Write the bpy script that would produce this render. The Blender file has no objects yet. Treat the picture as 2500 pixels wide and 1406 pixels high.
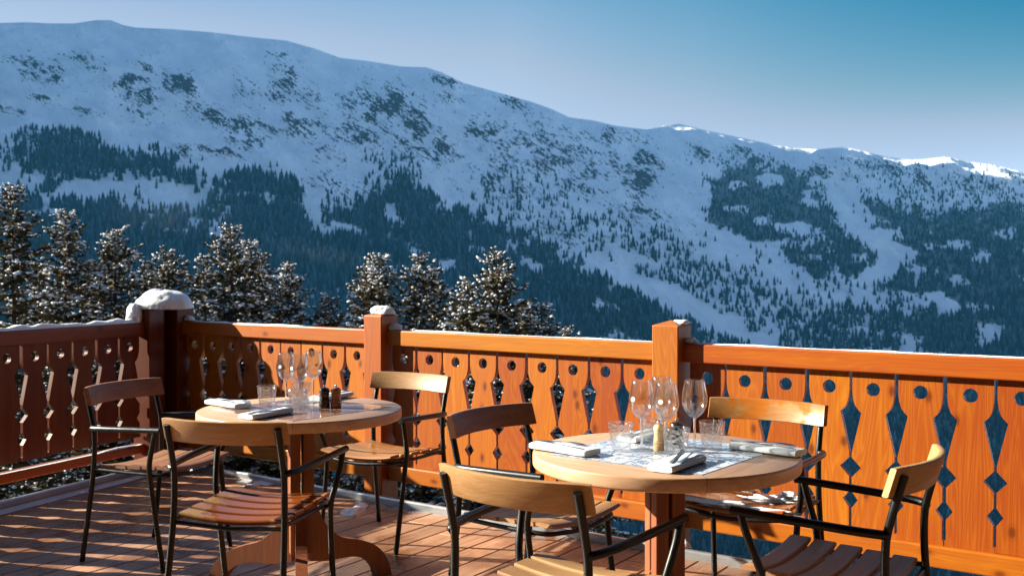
import bpy, bmesh, math, random
import numpy as np
from mathutils import Vector, Matrix, geometry
R = math.radians
random.seed(7)
S = bpy.context.scene
COL = S.collection

# ------------------------------------------------------------------ camera
F, PITCH, HC = 2511.3, 0.0162, 1.285          # focal length in px of a 2500 px wide frame, downward pitch, eye height
CP, SP = math.cos(PITCH), math.sin(PITCH)
cd = bpy.data.cameras.new('camera'); cam = bpy.data.objects.new('camera', cd); COL.objects.link(cam)
cam.location = (0, 0, HC); cam.rotation_euler = (math.pi/2 - PITCH, 0, 0)
cd.sensor_width = 36; cd.lens = 36*F/2500; cd.clip_end = 40000; cd.clip_start = .05
cd.dof.use_dof = True; cd.dof.focus_distance = 3.7; cd.dof.aperture_fstop = 7.0
S.camera = cam

def ray(px, py):
    x, u = (px-1250)/F, (703-py)/F
    return Vector((x, CP+u*SP, -SP+u*CP))
def at_z(px, py, z):                           # point of a horizontal plane seen at a place of the photo
    d = ray(px, py); s = (z-HC)/d.z
    return Vector((d.x*s, d.y*s, z))
def at_y(px, py, Y):
    d = ray(px, py); s = Y/d.y
    return Vector((d.x*s, Y, HC+d.z*s))

# ------------------------------------------------------------------ helpers
def tag(o, label=None, cat=None, group=None, kind=None):
    if label: o['label'] = label
    if cat: o['category'] = cat
    if group: o['group'] = group
    if kind: o['kind'] = kind
    return o
def empty(name, loc=(0,0,0), rz=0):
    o = bpy.data.objects.new(name, None); COL.objects.link(o)
    o.location = loc; o.rotation_euler = (0, 0, rz); o.empty_display_size = .1
    return o
def copy_tree(o, parent=None):
    c = o.copy(); COL.objects.link(c); c.parent = parent
    for ch in list(o.children): copy_tree(ch, c)
    return c

class MB:
    def __init__(s): s.v = []; s.f = []; s.mi = []
    def add(s, vs, fs, mi=0):
        b = len(s.v); s.v += [tuple(p) for p in vs]
        s.f += [tuple(i+b for i in f) for f in fs]; s.mi += [mi]*len(fs)
    def box(s, lo, hi, M=None, mi=0):
        x0,y0,z0 = lo; x1,y1,z1 = hi
        vs = [(x0,y0,z0),(x1,y0,z0),(x1,y1,z0),(x0,y1,z0),(x0,y0,z1),(x1,y0,z1),(x1,y1,z1),(x0,y1,z1)]
        if M: vs = [M @ Vector(v) for v in vs]
        s.add(vs, [(0,3,2,1),(4,5,6,7),(0,1,5,4),(1,2,6,5),(2,3,7,6),(3,0,4,7)], mi)
    def prism(s, poly, z0, z1, mi=0):
        n = len(poly)
        s.add([(p[0],p[1],z0) for p in poly]+[(p[0],p[1],z1) for p in poly],
              [tuple(range(n-1,-1,-1)), tuple(range(n,2*n))]+[(i,(i+1)%n,n+(i+1)%n,n+i) for i in range(n)], mi)
    def tube(s, pts, r, n=10, caps=True, mi=0, r1=None):
        pts = [Vector(p) for p in pts]; m = len(pts)
        rad = [r if r1 is None else r+(r1-r)*i/(m-1) for i in range(m)] if not isinstance(r,(list,tuple)) else r
        t0 = (pts[1]-pts[0]).normalized(); a = Vector((0,0,1)) if abs(t0.z)<.9 else Vector((1,0,0))
        u = t0.cross(a).normalized(); vs = []; pt = t0
        for i in range(m):
            t = (pts[min(i+1,m-1)]-pts[max(i-1,0)]).normalized()
            q = pt.rotation_difference(t); u = (q @ u).normalized(); u = (u-t*u.dot(t)).normalized(); w = t.cross(u); pt = t
            for k in range(n):
                an = 2*math.pi*k/n; vs.append(pts[i]+(u*math.cos(an)+w*math.sin(an))*rad[i])
        fs = [(i*n+k, i*n+(k+1)%n, (i+1)*n+(k+1)%n, (i+1)*n+k) for i in range(m-1) for k in range(n)]
        if caps: fs += [tuple(range(n-1,-1,-1)), tuple((m-1)*n+k for k in range(n))]
        s.add(vs, fs, mi)
    def lathe(s, prof, n=32, mi=0, close=False, c=(0,0,0)):
        vs = []; m = len(prof)
        for (r,z) in prof:
            for k in range(n):
                a = 2*math.pi*k/n; vs.append((c[0]+r*math.cos(a), c[1]+r*math.sin(a), c[2]+z))
        fs = [(i*n+k, i*n+(k+1)%n, (i+1)*n+(k+1)%n, (i+1)*n+k) for i in range(m-1) for k in range(n)]
        if close: fs += [tuple(range(n-1,-1,-1)), tuple((m-1)*n+k for k in range(n))]
        s.add(vs, fs, mi)
    def mesh(s, name):
        me = bpy.data.meshes.new(name); me.from_pydata(s.v, [], s.f)
        return me
    def build(s, name, mat, parent=None, smooth=False, bevel=0, seg=1, angle=None):
        me = s.mesh(name)
        for m in (mat if isinstance(mat,(list,tuple)) else [mat]): me.materials.append(m)
        if len(set(s.mi))>1: me.polygons.foreach_set('material_index', s.mi)
        if smooth: me.polygons.foreach_set('use_smooth', [True]*len(me.polygons))
        o = bpy.data.objects.new(name, me); COL.objects.link(o)
        if parent: o.parent = parent
        if bevel:
            b = o.modifiers.new('bevel','BEVEL'); b.width = bevel; b.segments = seg; b.limit_method = 'ANGLE'; b.angle_limit = R(35)
        if angle:
            me.polygons.foreach_set('use_smooth', [True]*len(me.polygons))
            try: me.set_sharp_from_angle(angle=R(angle))
            except Exception: pass
        return o

def catmull(pts, sub=6):
    P = [Vector(p) for p in pts]; P = [P[0]*2-P[1]]+P+[P[-1]*2-P[-2]]; out = []
    for i in range(1, len(P)-2):
        for k in range(sub):
            t = k/sub; a,b,c,d = P[i-1:i+3]
            out.append(.5*((2*b)+(c-a)*t+(2*a-5*b+4*c-d)*t*t+(3*b-a-3*c+d)*t**3))
    out.append(P[-2]); return out

# ------------------------------------------------------------------ materials
def mat(name):
    m = bpy.data.materials.new(name); m.use_nodes = True
    nt = m.node_tree; b = nt.nodes['Principled BSDF']
    return m, nt, b
def N(nt, typ, **kw):
    n = nt.nodes.new(typ)
    for k, v in kw.items():
        if k in n.inputs: n.inputs[k].default_value = v
        else: setattr(n, k, v)
    return n
def L(nt, a, b): nt.links.new(a, b)
def mathn(nt, op, a, b=None, c=None):
    n = nt.nodes.new('ShaderNodeMath'); n.operation = op
    for i, v in enumerate((a, b, c)):
        if v is None: continue
        if isinstance(v, (int, float)): n.inputs[i].default_value = v
        else: nt.links.new(v, n.inputs[i])
    return n.outputs[0]
def mixc(nt, f, a, b, mode='MIX'):
    n = nt.nodes.new('ShaderNodeMix'); n.data_type = 'RGBA'; n.blend_type = mode
    for i, v in ((0, f), (6, a), (7, b)):
        if isinstance(v, (int, float)): n.inputs[i].default_value = v
        elif isinstance(v, tuple): n.inputs[i].default_value = (*v, 1)
        else: nt.links.new(v, n.inputs[i])
    return n.outputs[2]
def ramp(nt, f, stops):
    n = nt.nodes.new('ShaderNodeValToRGB'); e = n.color_ramp.elements
    while len(e) < len(stops): e.new(.5)
    for el, (p, c) in zip(e, stops): el.position = p; el.color = (*c, 1) if isinstance(c, tuple) else (c, c, c, 1)
    nt.links.new(f, n.inputs[0]); return n.outputs[0]
def objcoord(nt, per_object=True):
    tc = nt.nodes.new('ShaderNodeTexCoord')
    if not per_object: return tc.outputs['Object']
    oi = nt.nodes.new('ShaderNodeObjectInfo')
    cx = nt.nodes.new('ShaderNodeCombineXYZ')
    for i, k in enumerate((17.3, 31.7, 53.1)): L(nt, mathn(nt, 'MULTIPLY', oi.outputs['Random'], k), cx.inputs[i])
    va = nt.nodes.new('ShaderNodeVectorMath'); va.operation = 'ADD'
    L(nt, tc.outputs['Object'], va.inputs[0]); L(nt, cx.outputs[0], va.inputs[1])
    return va.outputs[0]
def noise(nt, vec, scale, detail=4, rough=.55, dist=0.0, mp=None):
    if mp is not None:
        m = nt.nodes.new('ShaderNodeMapping'); m.inputs['Scale'].default_value = mp; L(nt, vec, m.inputs[0]); vec = m.outputs[0]
    n = N(nt, 'ShaderNodeTexNoise', Scale=scale, Detail=detail, Roughness=rough, Distortion=dist)
    L(nt, vec, n.inputs['Vector']); return n.outputs[0]
def bump(nt, b, h, strength=.3, dist=.002):
    n = N(nt, 'ShaderNodeBump', Strength=strength, Distance=dist); L(nt, h, n.inputs['Height']); L(nt, n.outputs[0], b.inputs['Normal'])
    return n

def wood(name, light, dark, axis=0, scale=1.0, rough=.45, knots=0.0, coat=0.0, rnd=.18, wet=0.0, wetcol=(.30,.07,.015), ring=.5):
    light, dark, wetcol = (tuple(x*KW for x in t) for t in (light, dark, wetcol))
    m, nt, b = mat(name); v = objcoord(nt)
    st = [26*scale]*3; st[axis] = 1.3*scale
    g1 = noise(nt, v, 1.0, 5, .6, .6, tuple(st))
    st2 = [110*scale]*3; st2[axis] = 3.0*scale
    g2 = noise(nt, v, 1.0, 3, .6, .2, tuple(st2))
    st3 = [7*scale]*3; st3[axis] = .7*scale
    d = noise(nt, v, 1.0, 2, .5, 1.5, tuple(st3))
    rg = mathn(nt, 'ABSOLUTE', mathn(nt, 'SINE', mathn(nt, 'MULTIPLY', d, 55)))
    f = mathn(nt, 'ADD', mathn(nt, 'MULTIPLY', g1, .8), mathn(nt, 'MULTIPLY', g2, .45))
    f = mathn(nt, 'ADD', f, mathn(nt, 'MULTIPLY', rg, ring*.35))
    c = ramp(nt, f, [(.38, light), (.62, tuple((a+bb)/2 for a, bb in zip(light, dark))), (.92, dark)])
    big = noise(nt, v, 3.0*scale, 2)
    c = mixc(nt, mathn(nt, 'MULTIPLY', mathn(nt, 'SUBTRACT', big, .4), .9), c, dark)
    oi = nt.nodes.new('ShaderNodeObjectInfo')
    hv = N(nt, 'ShaderNodeHueSaturation'); L(nt, c, hv.inputs['Color'])
    L(nt, mathn(nt, 'ADD', mathn(nt, 'MULTIPLY', oi.outputs['Random'], rnd*2), 1-rnd), hv.inputs['Value'])
    L(nt, mathn(nt, 'ADD', mathn(nt, 'MULTIPLY', oi.outputs['Random'], .018), .491), hv.inputs['Hue'])
    c = hv.outputs[0]
    if knots:
        sx = nt.nodes.new('ShaderNodeSeparateXYZ'); L(nt, v, sx.inputs[0]); cx = nt.nodes.new('ShaderNodeCombineXYZ')
        L(nt, mathn(nt, 'MULTIPLY', sx.outputs[2 if axis == 0 else 0], 6.5), cx.inputs[0]); L(nt, mathn(nt, 'MULTIPLY', sx.outputs[axis], 3.6), cx.inputs[1])
        vo = N(nt, 'ShaderNodeTexVoronoi', Scale=1.0); vo.voronoi_dimensions = '2D'; L(nt, cx.outputs[0], vo.inputs['Vector'])
        sr = nt.nodes.new('ShaderNodeSeparateColor'); L(nt, vo.outputs['Color'], sr.inputs[0])
        kd = mathn(nt, 'ADD', vo.outputs['Distance'], mathn(nt, 'MULTIPLY', mathn(nt, 'SUBTRACT', g1, .5), .09))
        k = mathn(nt, 'MULTIPLY', ramp(nt, kd, [(.02, 1.0), (.07, .75), (.085, .35), (.16, 0.0)]), mathn(nt, 'GREATER_THAN', sr.outputs[0], .58))
        c = mixc(nt, mathn(nt, 'MULTIPLY', k, knots), c, (dark[0]*.35, dark[1]*.25, dark[2]*.2))
    rv = mathn(nt, 'ADD', mathn(nt, 'MULTIPLY', g1, .25), rough-.12)
    if wet:
        wn = noise(nt, v, 5.0, 4, .6)
        wm = ramp(nt, mathn(nt, 'ADD', wn, wet-.5), [(.47, 0.0), (.53, 1.0)])
        c = mixc(nt, wm, c, mixc(nt, g1, wetcol, tuple(x*1.6 for x in wetcol)))
        rv = mathn(nt, 'SUBTRACT', rv, mathn(nt, 'MULTIPLY', wm, rough-.22))
    L(nt, c, b.inputs['Base Color']); L(nt, rv, b.inputs['Roughness'])
    b.inputs['Specular IOR Level'].default_value = .32
    if coat: b.inputs['Coat Weight'].default_value = coat; b.inputs['Coat Roughness'].default_value = .25
    bump(nt, b, f, .35, .0012)
    return m

M = {}
KW = .6
RL, RD = (.68,.225,.011), (.48,.105,.005)
M['rail_x'] = wood('varnished_pine_lengthwise', RL, RD, 0, .8, .42, knots=.8, rnd=.07, ring=.35)
M['rail_z'] = wood('varnished_pine_upright', RL, RD, 2, .8, .42, knots=.9, rnd=.20, ring=.8)
M['post_z'] = wood('varnished_pine_post', (.66,.215,.012), (.47,.10,.006), 2, .8, .45, knots=.8, rnd=.06, ring=.6)
M['teak_shade'] = wood('shade_toned_teak', (.52,.24,.11), (.34,.13,.05), 0, 1.4, .5, rnd=.08, ring=.5)  # teak with the shade on the shadowed chairs put into its colour
M['rail_shade_x'] = wood('shade_toned_pine_lengthwise', (.38,.090,.014), (.22,.040,.006), 0, .8, .42, knots=.8, rnd=.07, ring=.35)  # pine with the left railing's shade put into its colour
M['rail_shade_z'] = wood('shade_toned_pine_upright', (.30,.075,.014), (.18,.034,.007), 2, .8, .42, knots=.75, rnd=.12, ring=.6)  # same shade painted into the left boards and the corner post
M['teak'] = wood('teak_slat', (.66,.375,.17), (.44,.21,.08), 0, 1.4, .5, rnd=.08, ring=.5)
M['teak_damp'] = wood('damp_teak', (.60,.32,.12), (.40,.17,.05), 0, 1.4, .4, rnd=.08, wet=.44, wetcol=(.42,.13,.02), ring=.5)
M['teak_wet'] = wood('wet_teak', (.60,.32,.12), (.40,.17,.05), 0, 1.4, .35, rnd=.08, wet=.58, wetcol=(.23,.055,.007), ring=.5)
M['pedestal'] = wood('pedestal_wood', (.44,.16,.06), (.27,.08,.026), 2, 1.2, .5, rnd=.05, ring=.4)

def simple(name, col, rough=.5, metal=0, spec=.5, nscale=0, var=.15):
    m, nt, b = mat(name)
    b.inputs['Roughness'].default_value = rough; b.inputs['Metallic'].default_value = metal
    b.inputs['Specular IOR Level'].default_value = spec
    if nscale:
        n = noise(nt, objcoord(nt), nscale, 4)
        L(nt, mixc(nt, n, tuple(c*(1-var) for c in col), tuple(min(1,c*(1+var)) for c in col)), b.inputs['Base Color'])
        L(nt, mathn(nt, 'ADD', mathn(nt, 'MULTIPLY', n, .3), rough-.15), b.inputs['Roughness'])
    else: b.inputs['Base Color'].default_value = (*col, 1)
    return m
M['black'] = simple('black_powder_coated_steel', (.0035,.0045,.0055), .36, 0, .28, 40, .3)
M['steel'] = simple('polished_steel', (.62,.64,.66), .16, 1, .5, 30, .1)
M['mill_dark'] = simple('dark_stained_beech', (.022,.012,.009), .22, 0, .6, 30, .3)
M['mill_brown'] = simple('brown_beech', (.34,.13,.05), .25, 0, .6, 30, .25)
M['mill_pale'] = simple('pale_beech', (.72,.47,.25), .3, 0, .5, 30, .12)
M['flashing'] = simple('zinc_flashing', (.42,.45,.48), .32, .7, .5, 6, .35)
M['dark_wood'] = simple('dark_timber', (.06,.035,.022), .7, 0, .3, 8, .3)
M['emblem'] = simple('white_print', (.85,.85,.85), .5)
M['emblem_line'] = simple('grey_print', (.25,.26,.28), .5)

def linen():
    m, nt, b = mat('white_linen'); v = objcoord(nt)
    w = noise(nt, v, 9, 4, .6); fine = noise(nt, v, 700, 1)
    L(nt, ramp(nt, w, [(.3,(.54,.54,.58)), (.7,(.63,.63,.66))]), b.inputs['Base Color'])
    b.inputs['Roughness'].default_value = .85; b.inputs['Sheen Weight'].default_value = .2
    bump(nt, b, mathn(nt, 'ADD', w, mathn(nt, 'MULTIPLY', fine, .06)), .5, .004)
    return m
M['linen'] = linen()

def snow_mat(name, col=(.86,.87,.90), gs=30, bs=.5, bd=.01):
    m, nt, b = mat(name); v = objcoord(nt)
    n = noise(nt, v, gs, 5, .65)
    L(nt, ramp(nt, n, [(.3, tuple(c*.92 for c in col)), (.7, col)]), b.inputs['Base Color'])
    b.inputs['Roughness'].default_value = .7; b.inputs['Specular IOR Level'].default_value = .25
    b.inputs['Subsurface Weight'].default_value = .25; b.inputs['Subsurface Radius'].default_value = (.03,.035,.045); b.inputs['Subsurface Scale'].default_value = 1
    bump(nt, b, n, bs, bd); return m
M['snow'] = snow_mat('packed_snow', (.74,.74,.76), 55, .8, .012)
M['snow_tree'] = simple('snow_on_needles', (.58,.58,.60), .75, 0, .2)

def glass_mat(name, rough=.0, textured=False, tint=(.97,.985,.99)):
    m, nt, b = mat(name); nt.nodes.remove(b)
    out = nt.nodes['Material Output']
    tr = N(nt, 'ShaderNodeBsdfTransparent'); tr.inputs[0].default_value = (*tint, 1)
    gl = N(nt, 'ShaderNodeBsdfGlossy'); gl.inputs['Roughness'].default_value = .05; gl.inputs[0].default_value = (1,1,1,1)
    rf = N(nt, 'ShaderNodeBsdfRefraction'); rf.inputs['IOR'].default_value = 1.25; rf.inputs['Roughness'].default_value = rough; rf.inputs[0].default_value = (*tint, 1)
    lw = N(nt, 'ShaderNodeLayerWeight', Blend=.25)
    mx0 = N(nt, 'ShaderNodeMixShader'); mx0.inputs[0].default_value = .16 if textured else .12
    L(nt, tr.outputs[0], mx0.inputs[1]); L(nt, rf.outputs[0], mx0.inputs[2])
    fr = mathn(nt, 'ADD', mathn(nt, 'MULTIPLY', mathn(nt, 'POWER', lw.outputs['Facing'], 3.0 if textured else 2.1), 1.1 if textured else 1.1), .11 if textured else .065)
    mx = N(nt, 'ShaderNodeMixShader'); L(nt, fr, mx.inputs[0]); L(nt, mx0.outputs[0], mx.inputs[1]); L(nt, gl.outputs[0], mx.inputs[2])
    if textured:
        v = objcoord(nt)
        vo = N(nt, 'ShaderNodeTexVoronoi', Scale=95.0); L(nt, v, vo.inputs['Vector'])
        n = noise(nt, v, 60, 3)
        bp = N(nt, 'ShaderNodeBump', Strength=.9, Distance=.004); L(nt, mathn(nt, 'ADD', vo.outputs['Distance'], n), bp.inputs['Height'])
        for s in (gl, rf): L(nt, bp.outputs[0], s.inputs['Normal'])
    L(nt, mx.outputs[0], out.inputs[0]); return m
M['glass'] = glass_mat('clear_glass')
M['glass_solid'] = mat('solid_glass')[0]; _b = M['glass_solid'].node_tree.nodes['Principled BSDF']; _b.inputs['Transmission Weight'].default_value = .85; _b.inputs['Roughness'].default_value = .03; _b.inputs['IOR'].default_value = 1.45; _b.inputs['Base Color'].default_value = (.95,.97,1,1)
M['glass_tex'] = glass_mat('crackled_glass', 0, True)

def table_top_mat():
    m, nt, b = mat('table_top_wood'); v = objcoord(nt, False)
    sx = nt.nodes.new('ShaderNodeSeparateXYZ'); L(nt, v, sx.inputs[0])
    ax, ay = mathn(nt, 'ABSOLUTE', sx.outputs[0]), mathn(nt, 'ABSOLUTE', sx.outputs[1])
    q = mathn(nt, 'GREATER_THAN', ax, ay)
    def gr(mp):
        a = noise(nt, v, 1.0, 5, .6, .7, mp); return a
    ga, gb = gr((3, 55, 55)), gr((55, 3, 55))
    mx = nt.nodes.new('ShaderNodeMix'); L(nt, q, mx.inputs[0]); L(nt, ga, mx.inputs[2]); L(nt, gb, mx.inputs[3])
    c = ramp(nt, mx.outputs[0], [(.3, (.50,.305,.19)), (.55, (.42,.245,.14)), (.75, (.31,.165,.085))])
    seam = mathn(nt, 'LESS_THAN', mathn(nt, 'ABSOLUTE', mathn(nt, 'SUBTRACT', ax, ay)), .0011)
    c = mixc(nt, seam, c, (.10,.05,.03))
    L(nt, c, b.inputs['Base Color']); b.inputs['Roughness'].default_value = .42
    bump(nt, b, mx.outputs[0], .2, .001); return m
M['table'] = table_top_mat()
def tile_mat(name, base, ink):
    m, nt, b = mat(name); v = objcoord(nt, False)
    sx = nt.nodes.new('ShaderNodeSeparateXYZ'); L(nt, v, sx.inputs[0]); T = .1275
    def edge(o):
        f = mathn(nt, 'FRACT', mathn(nt, 'ADD', mathn(nt, 'DIVIDE', o, T), 20.0))
        return mathn(nt, 'MINIMUM', f, mathn(nt, 'SUBTRACT', 1.0, f))
    e = mathn(nt, 'MINIMUM', edge(sx.outputs[0]), edge(sx.outputs[1]))
    grout = mathn(nt, 'LESS_THAN', e, .024)
    w = noise(nt, v, 15, 3, .5, 2.0); w2 = noise(nt, v, 34, 2, .6, 1.5)
    k = mathn(nt, 'ABSOLUTE', mathn(nt, 'SUBTRACT', w, .5))
    stroke = ramp(nt, k, [(.008, 1.0), (.035, .45), (.06, 0.0)])
    wash = ramp(nt, w2, [(.52, 0.0), (.68, .55)])
    c = mixc(nt, mathn(nt, 'MAXIMUM', stroke, wash), base, ink)
    c = mixc(nt, grout, c, (.16,.17,.20))
    L(nt, c, b.inputs['Base Color']); b.inputs['Roughness'].default_value = .10
    bp = bump(nt, b, mathn(nt, 'ADD', mathn(nt, 'MULTIPLY', grout, -1.0), mathn(nt, 'MULTIPLY', noise(nt, v, 35, 2), .25)), .35, .001)
    return m
M['tile'] = tile_mat('painted_tile_blue', (.60,.62,.68), (.10,.14,.28))
M['tile2'] = tile_mat('painted_tile_red_reflection', (.30,.165,.115), (.13,.04,.02))  # reddish reflection of the railing is put into the tile colour

def deck_mat():
    m, nt, b = mat('wet_larch_decking'); v = objcoord(nt, False)
    g = nt.nodes.new('ShaderNodeNewGeometry')
    a = noise(nt, v, 1.0, 5, .6, .6, (2.0, 34, 34)); f = noise(nt, v, 1.0, 3, .6, .2, (5, 150, 60))
    blot = noise(nt, v, 2.1, 5, .62)
    c = ramp(nt, mathn(nt, 'ADD', mathn(nt, 'MULTIPLY', a, .7), mathn(nt, 'MULTIPLY', f, .3)), [(.3, (.43,.24,.138)), (.5, (.33,.162,.086)), (.72, (.19,.084,.040))])
    hv = N(nt, 'ShaderNodeHueSaturation'); L(nt, c, hv.inputs['Color'])
    L(nt, mathn(nt, 'ADD', mathn(nt, 'MULTIPLY', g.outputs['Random Per Island'], .5), .72), hv.inputs['Value'])
    wet = ramp(nt, blot, [(.44, 0.0), (.56, 1.0)])
    c = mixc(nt, mathn(nt, 'MULTIPLY', wet, .6), hv.outputs[0], (.10,.035,.014))
    frost = ramp(nt, noise(nt, v, 1.6, 6, .7), [(.63, 0.0), (.70, .55)])
    c = mixc(nt, mathn(nt, 'MULTIPLY', frost, noise(nt, v, 90, 2)), c, (.75,.75,.78))
    L(nt, c, b.inputs['Base Color'])
    L(nt, mathn(nt, 'SUBTRACT', .62, mathn(nt, 'MULTIPLY', wet, .36)), b.inputs['Roughness'])
    bump(nt, b, mathn(nt, 'ADD', a, f), .4, .002); return m
M['deck'] = deck_mat()

# aerial perspective: the air between the terrace and the mountain, as a function of world position
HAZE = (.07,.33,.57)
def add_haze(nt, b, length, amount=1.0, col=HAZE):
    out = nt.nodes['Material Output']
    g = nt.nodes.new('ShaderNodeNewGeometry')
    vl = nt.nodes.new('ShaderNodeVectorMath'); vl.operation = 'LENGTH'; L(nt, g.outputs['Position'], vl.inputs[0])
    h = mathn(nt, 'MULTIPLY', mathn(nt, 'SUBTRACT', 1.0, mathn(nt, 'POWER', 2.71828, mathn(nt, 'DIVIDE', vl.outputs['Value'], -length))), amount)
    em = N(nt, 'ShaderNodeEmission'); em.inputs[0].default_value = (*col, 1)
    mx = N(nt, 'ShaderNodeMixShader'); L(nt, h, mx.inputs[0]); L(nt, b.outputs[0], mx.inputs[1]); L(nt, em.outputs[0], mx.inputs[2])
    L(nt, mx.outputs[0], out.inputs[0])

def mountain_mat():
    m, nt, b = mat('snowy_mountainside')
    at = N(nt, 'ShaderNodeAttribute', attribute_name='mask'); sp = nt.nodes.new('ShaderNodeSeparateColor'); L(nt, at.outputs['Color'], sp.inputs[0])
    au = N(nt, 'ShaderNodeAttribute', attribute_name='slope_uv')
    mp = nt.nodes.new('ShaderNodeMapping'); mp.inputs['Rotation'].default_value = (0,0,R(38)); L(nt, au.outputs['Vector'], mp.inputs[0])
    def sn(s, mpx, d=5, r=.65, dist=.4): return noise(nt, mp.outputs[0], s, d, r, dist, mpx)
    n1 = sn(1.0, (58, 140, 1)); n2 = sn(1.0, (150, 340, 1), 4)
    nn = mathn(nt, 'ADD', mathn(nt, 'MULTIPLY', n1, .55), mathn(nt, 'MULTIPLY', n2, .45))
    rock = mathn(nt, 'ADD', nn, mathn(nt, 'SUBTRACT', mathn(nt, 'MULTIPLY', sp.outputs[0], .205), .635))
    rk = ramp(nt, mathn(nt, 'ADD', rock, .5), [(.492, 0.0), (.515, 1.0)])
    drift = sn(1.0, (9, 22, 1), 4, .55)
    snowc = ramp(nt, drift, [(.3, (.74,.77,.80)), (.7, (.94,.95,.95))])
    rockc = ramp(nt, n2, [(.3, (.02,.028,.035)), (.7, (.08,.075,.075))])
    c = mixc(nt, rk, snowc, rockc)
    floor = ramp(nt, mathn(nt, 'ADD', mathn(nt, 'MULTIPLY', sp.outputs[1], .6), mathn(nt, 'MULTIPLY', sn(1.0,(60,60,1),3), .5)), [(.62, 0.0), (.75, 1.0)])
    c = mixc(nt, mathn(nt, 'MULTIPLY', floor, .85), c, (.035,.05,.05))
    L(nt, c, b.inputs['Base Color']); b.inputs['Roughness'].default_value = .85; b.inputs['Specular IOR Level'].default_value = .15
    bump(nt, b, mathn(nt, 'ADD', drift, mathn(nt, 'MULTIPLY', n2, .4)), .9, 14)
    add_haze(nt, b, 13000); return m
def forest_mat(name, hz=13000):
    m, nt, b = mat(name)
    at = N(nt, 'ShaderNodeAttribute', attribute_name='tint')
    L(nt, at.outputs['Color'], b.inputs['Base Color']); b.inputs['Roughness'].default_value = .9; b.inputs['Specular IOR Level'].default_value = .1
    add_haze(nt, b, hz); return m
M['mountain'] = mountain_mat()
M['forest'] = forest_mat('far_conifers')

def needle_mat():
    m, nt, b = mat('spruce_needles'); g = nt.nodes.new('ShaderNodeNewGeometry')
    oi = nt.nodes.new('ShaderNodeObjectInfo')
    c = ramp(nt, g.outputs['Random Per Island'], [(0, (.012,.018,.011)), (.45, (.04,.045,.018)), (.75, (.12,.09,.03)), (1, (.30,.18,.06))])
    L(nt, c, b.inputs['Base Color']); b.inputs['Roughness'].default_value = .6; b.inputs['Specular IOR Level'].default_value = .3
    return m
M['needle'] = needle_mat()
M['bark'] = simple('spruce_bark', (.06,.04,.028), .9, 0, .2, 12, .4)

# ------------------------------------------------------------------ light
SUN_AZ = math.atan2(.230, -.973)               # where the sun stands, as an angle from +X
SUN_EL = R(21.5)
sdir = Vector((math.cos(SUN_AZ)*math.cos(SUN_EL), math.sin(SUN_AZ)*math.cos(SUN_EL), math.sin(SUN_EL)))
ld = bpy.data.lights.new('sun', 'SUN'); ld.energy = 20; ld.angle = R(.5); ld.color = (1, .93, .76)
sun = bpy.data.objects.new('sun', ld); COL.objects.link(sun)
sun.rotation_euler = (-sdir).to_track_quat('-Z', 'Y').to_euler(); sun.location = sdir*50
w = bpy.data.worlds.new('World'); S.world = w; w.use_nodes = True
nt = w.node_tree; bg = nt.nodes['Background']
sky = nt.nodes.new('ShaderNodeTexSky'); sky.sky_type = 'NISHITA'; sky.sun_disc = False
sky.sun_elevation = SUN_EL; sky.sun_rotation = math.pi/2 - SUN_AZ
sky.altitude = 1500; sky.air_density = 1.0; sky.dust_density = .9; sky.ozone_density = 2.5
sc_ = nt.nodes.new('ShaderNodeSeparateColor'); cc_ = nt.nodes.new('ShaderNodeCombineColor'); nt.links.new(sky.outputs[0], sc_.inputs[0])
# clear winter air: the deep part of the sky is darker and carries little red, the part near the sun glows, and the zenith, out of view, is brightened to light the slopes
cg = []
for ch_i, (pv, ref, val, lo, hi) in ((1,(1.6,.533,.535,.60,1.5)),(2,(1.25,.863,.76,.7,1.15))):
    c1 = mathn(nt, 'MULTIPLY', sc_.outputs[ch_i], .15)
    c2 = mathn(nt, 'MULTIPLY', mathn(nt, 'POWER', mathn(nt, 'DIVIDE', c1, ref), pv), val)
    cg.append(mathn(nt, 'MAXIMUM', mathn(nt, 'MINIMUM', c2, mathn(nt, 'MULTIPLY', c1, hi)), mathn(nt, 'MULTIPLY', c1, lo)))
tcw = nt.nodes.new('ShaderNodeTexCoord'); sw_ = nt.nodes.new('ShaderNodeSeparateXYZ'); nt.links.new(tcw.outputs['Generated'], sw_.inputs[0])
mr = nt.nodes.new('ShaderNodeMapRange'); mr.interpolation_type = 'SMOOTHSTEP'; mr.inputs[1].default_value = .30; mr.inputs[2].default_value = .55; nt.links.new(sw_.outputs[2], mr.inputs[0]); zenith_lift = mr.outputs[0]
rx = ramp(nt, mathn(nt, 'ADD', mathn(nt, 'MULTIPLY', sw_.outputs[0], .5), .5), [(0.0,.5),(.28,.5),(.40,.66),(.50,.77),(.585,.70),(.72,.46),(1.0,.46)])   # glow side to deep side of the sky
mr2 = nt.nodes.new('ShaderNodeMapRange'); mr2.interpolation_type = 'SMOOTHSTEP'; mr2.inputs[1].default_value = .05; mr2.inputs[2].default_value = .27; nt.links.new(sw_.outputs[2], mr2.inputs[0])
fx = mathn(nt, 'ADD', 1.0, mathn(nt, 'MULTIPLY', mathn(nt, 'SUBTRACT', mathn(nt, 'MULTIPLY', rx, 2.0), 1.0), mr2.outputs[0]))
cg[0] = mathn(nt, 'MULTIPLY', cg[0], fx); cg[1] = mathn(nt, 'MULTIPLY', cg[1], mathn(nt, 'POWER', fx, .7))
ratio = mathn(nt, 'MINIMUM', mathn(nt, 'MAXIMUM', mathn(nt, 'ADD', mathn(nt, 'MULTIPLY', mathn(nt, 'SUBTRACT', cg[0], .287), 2.17), .19), .15), .73)
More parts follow.
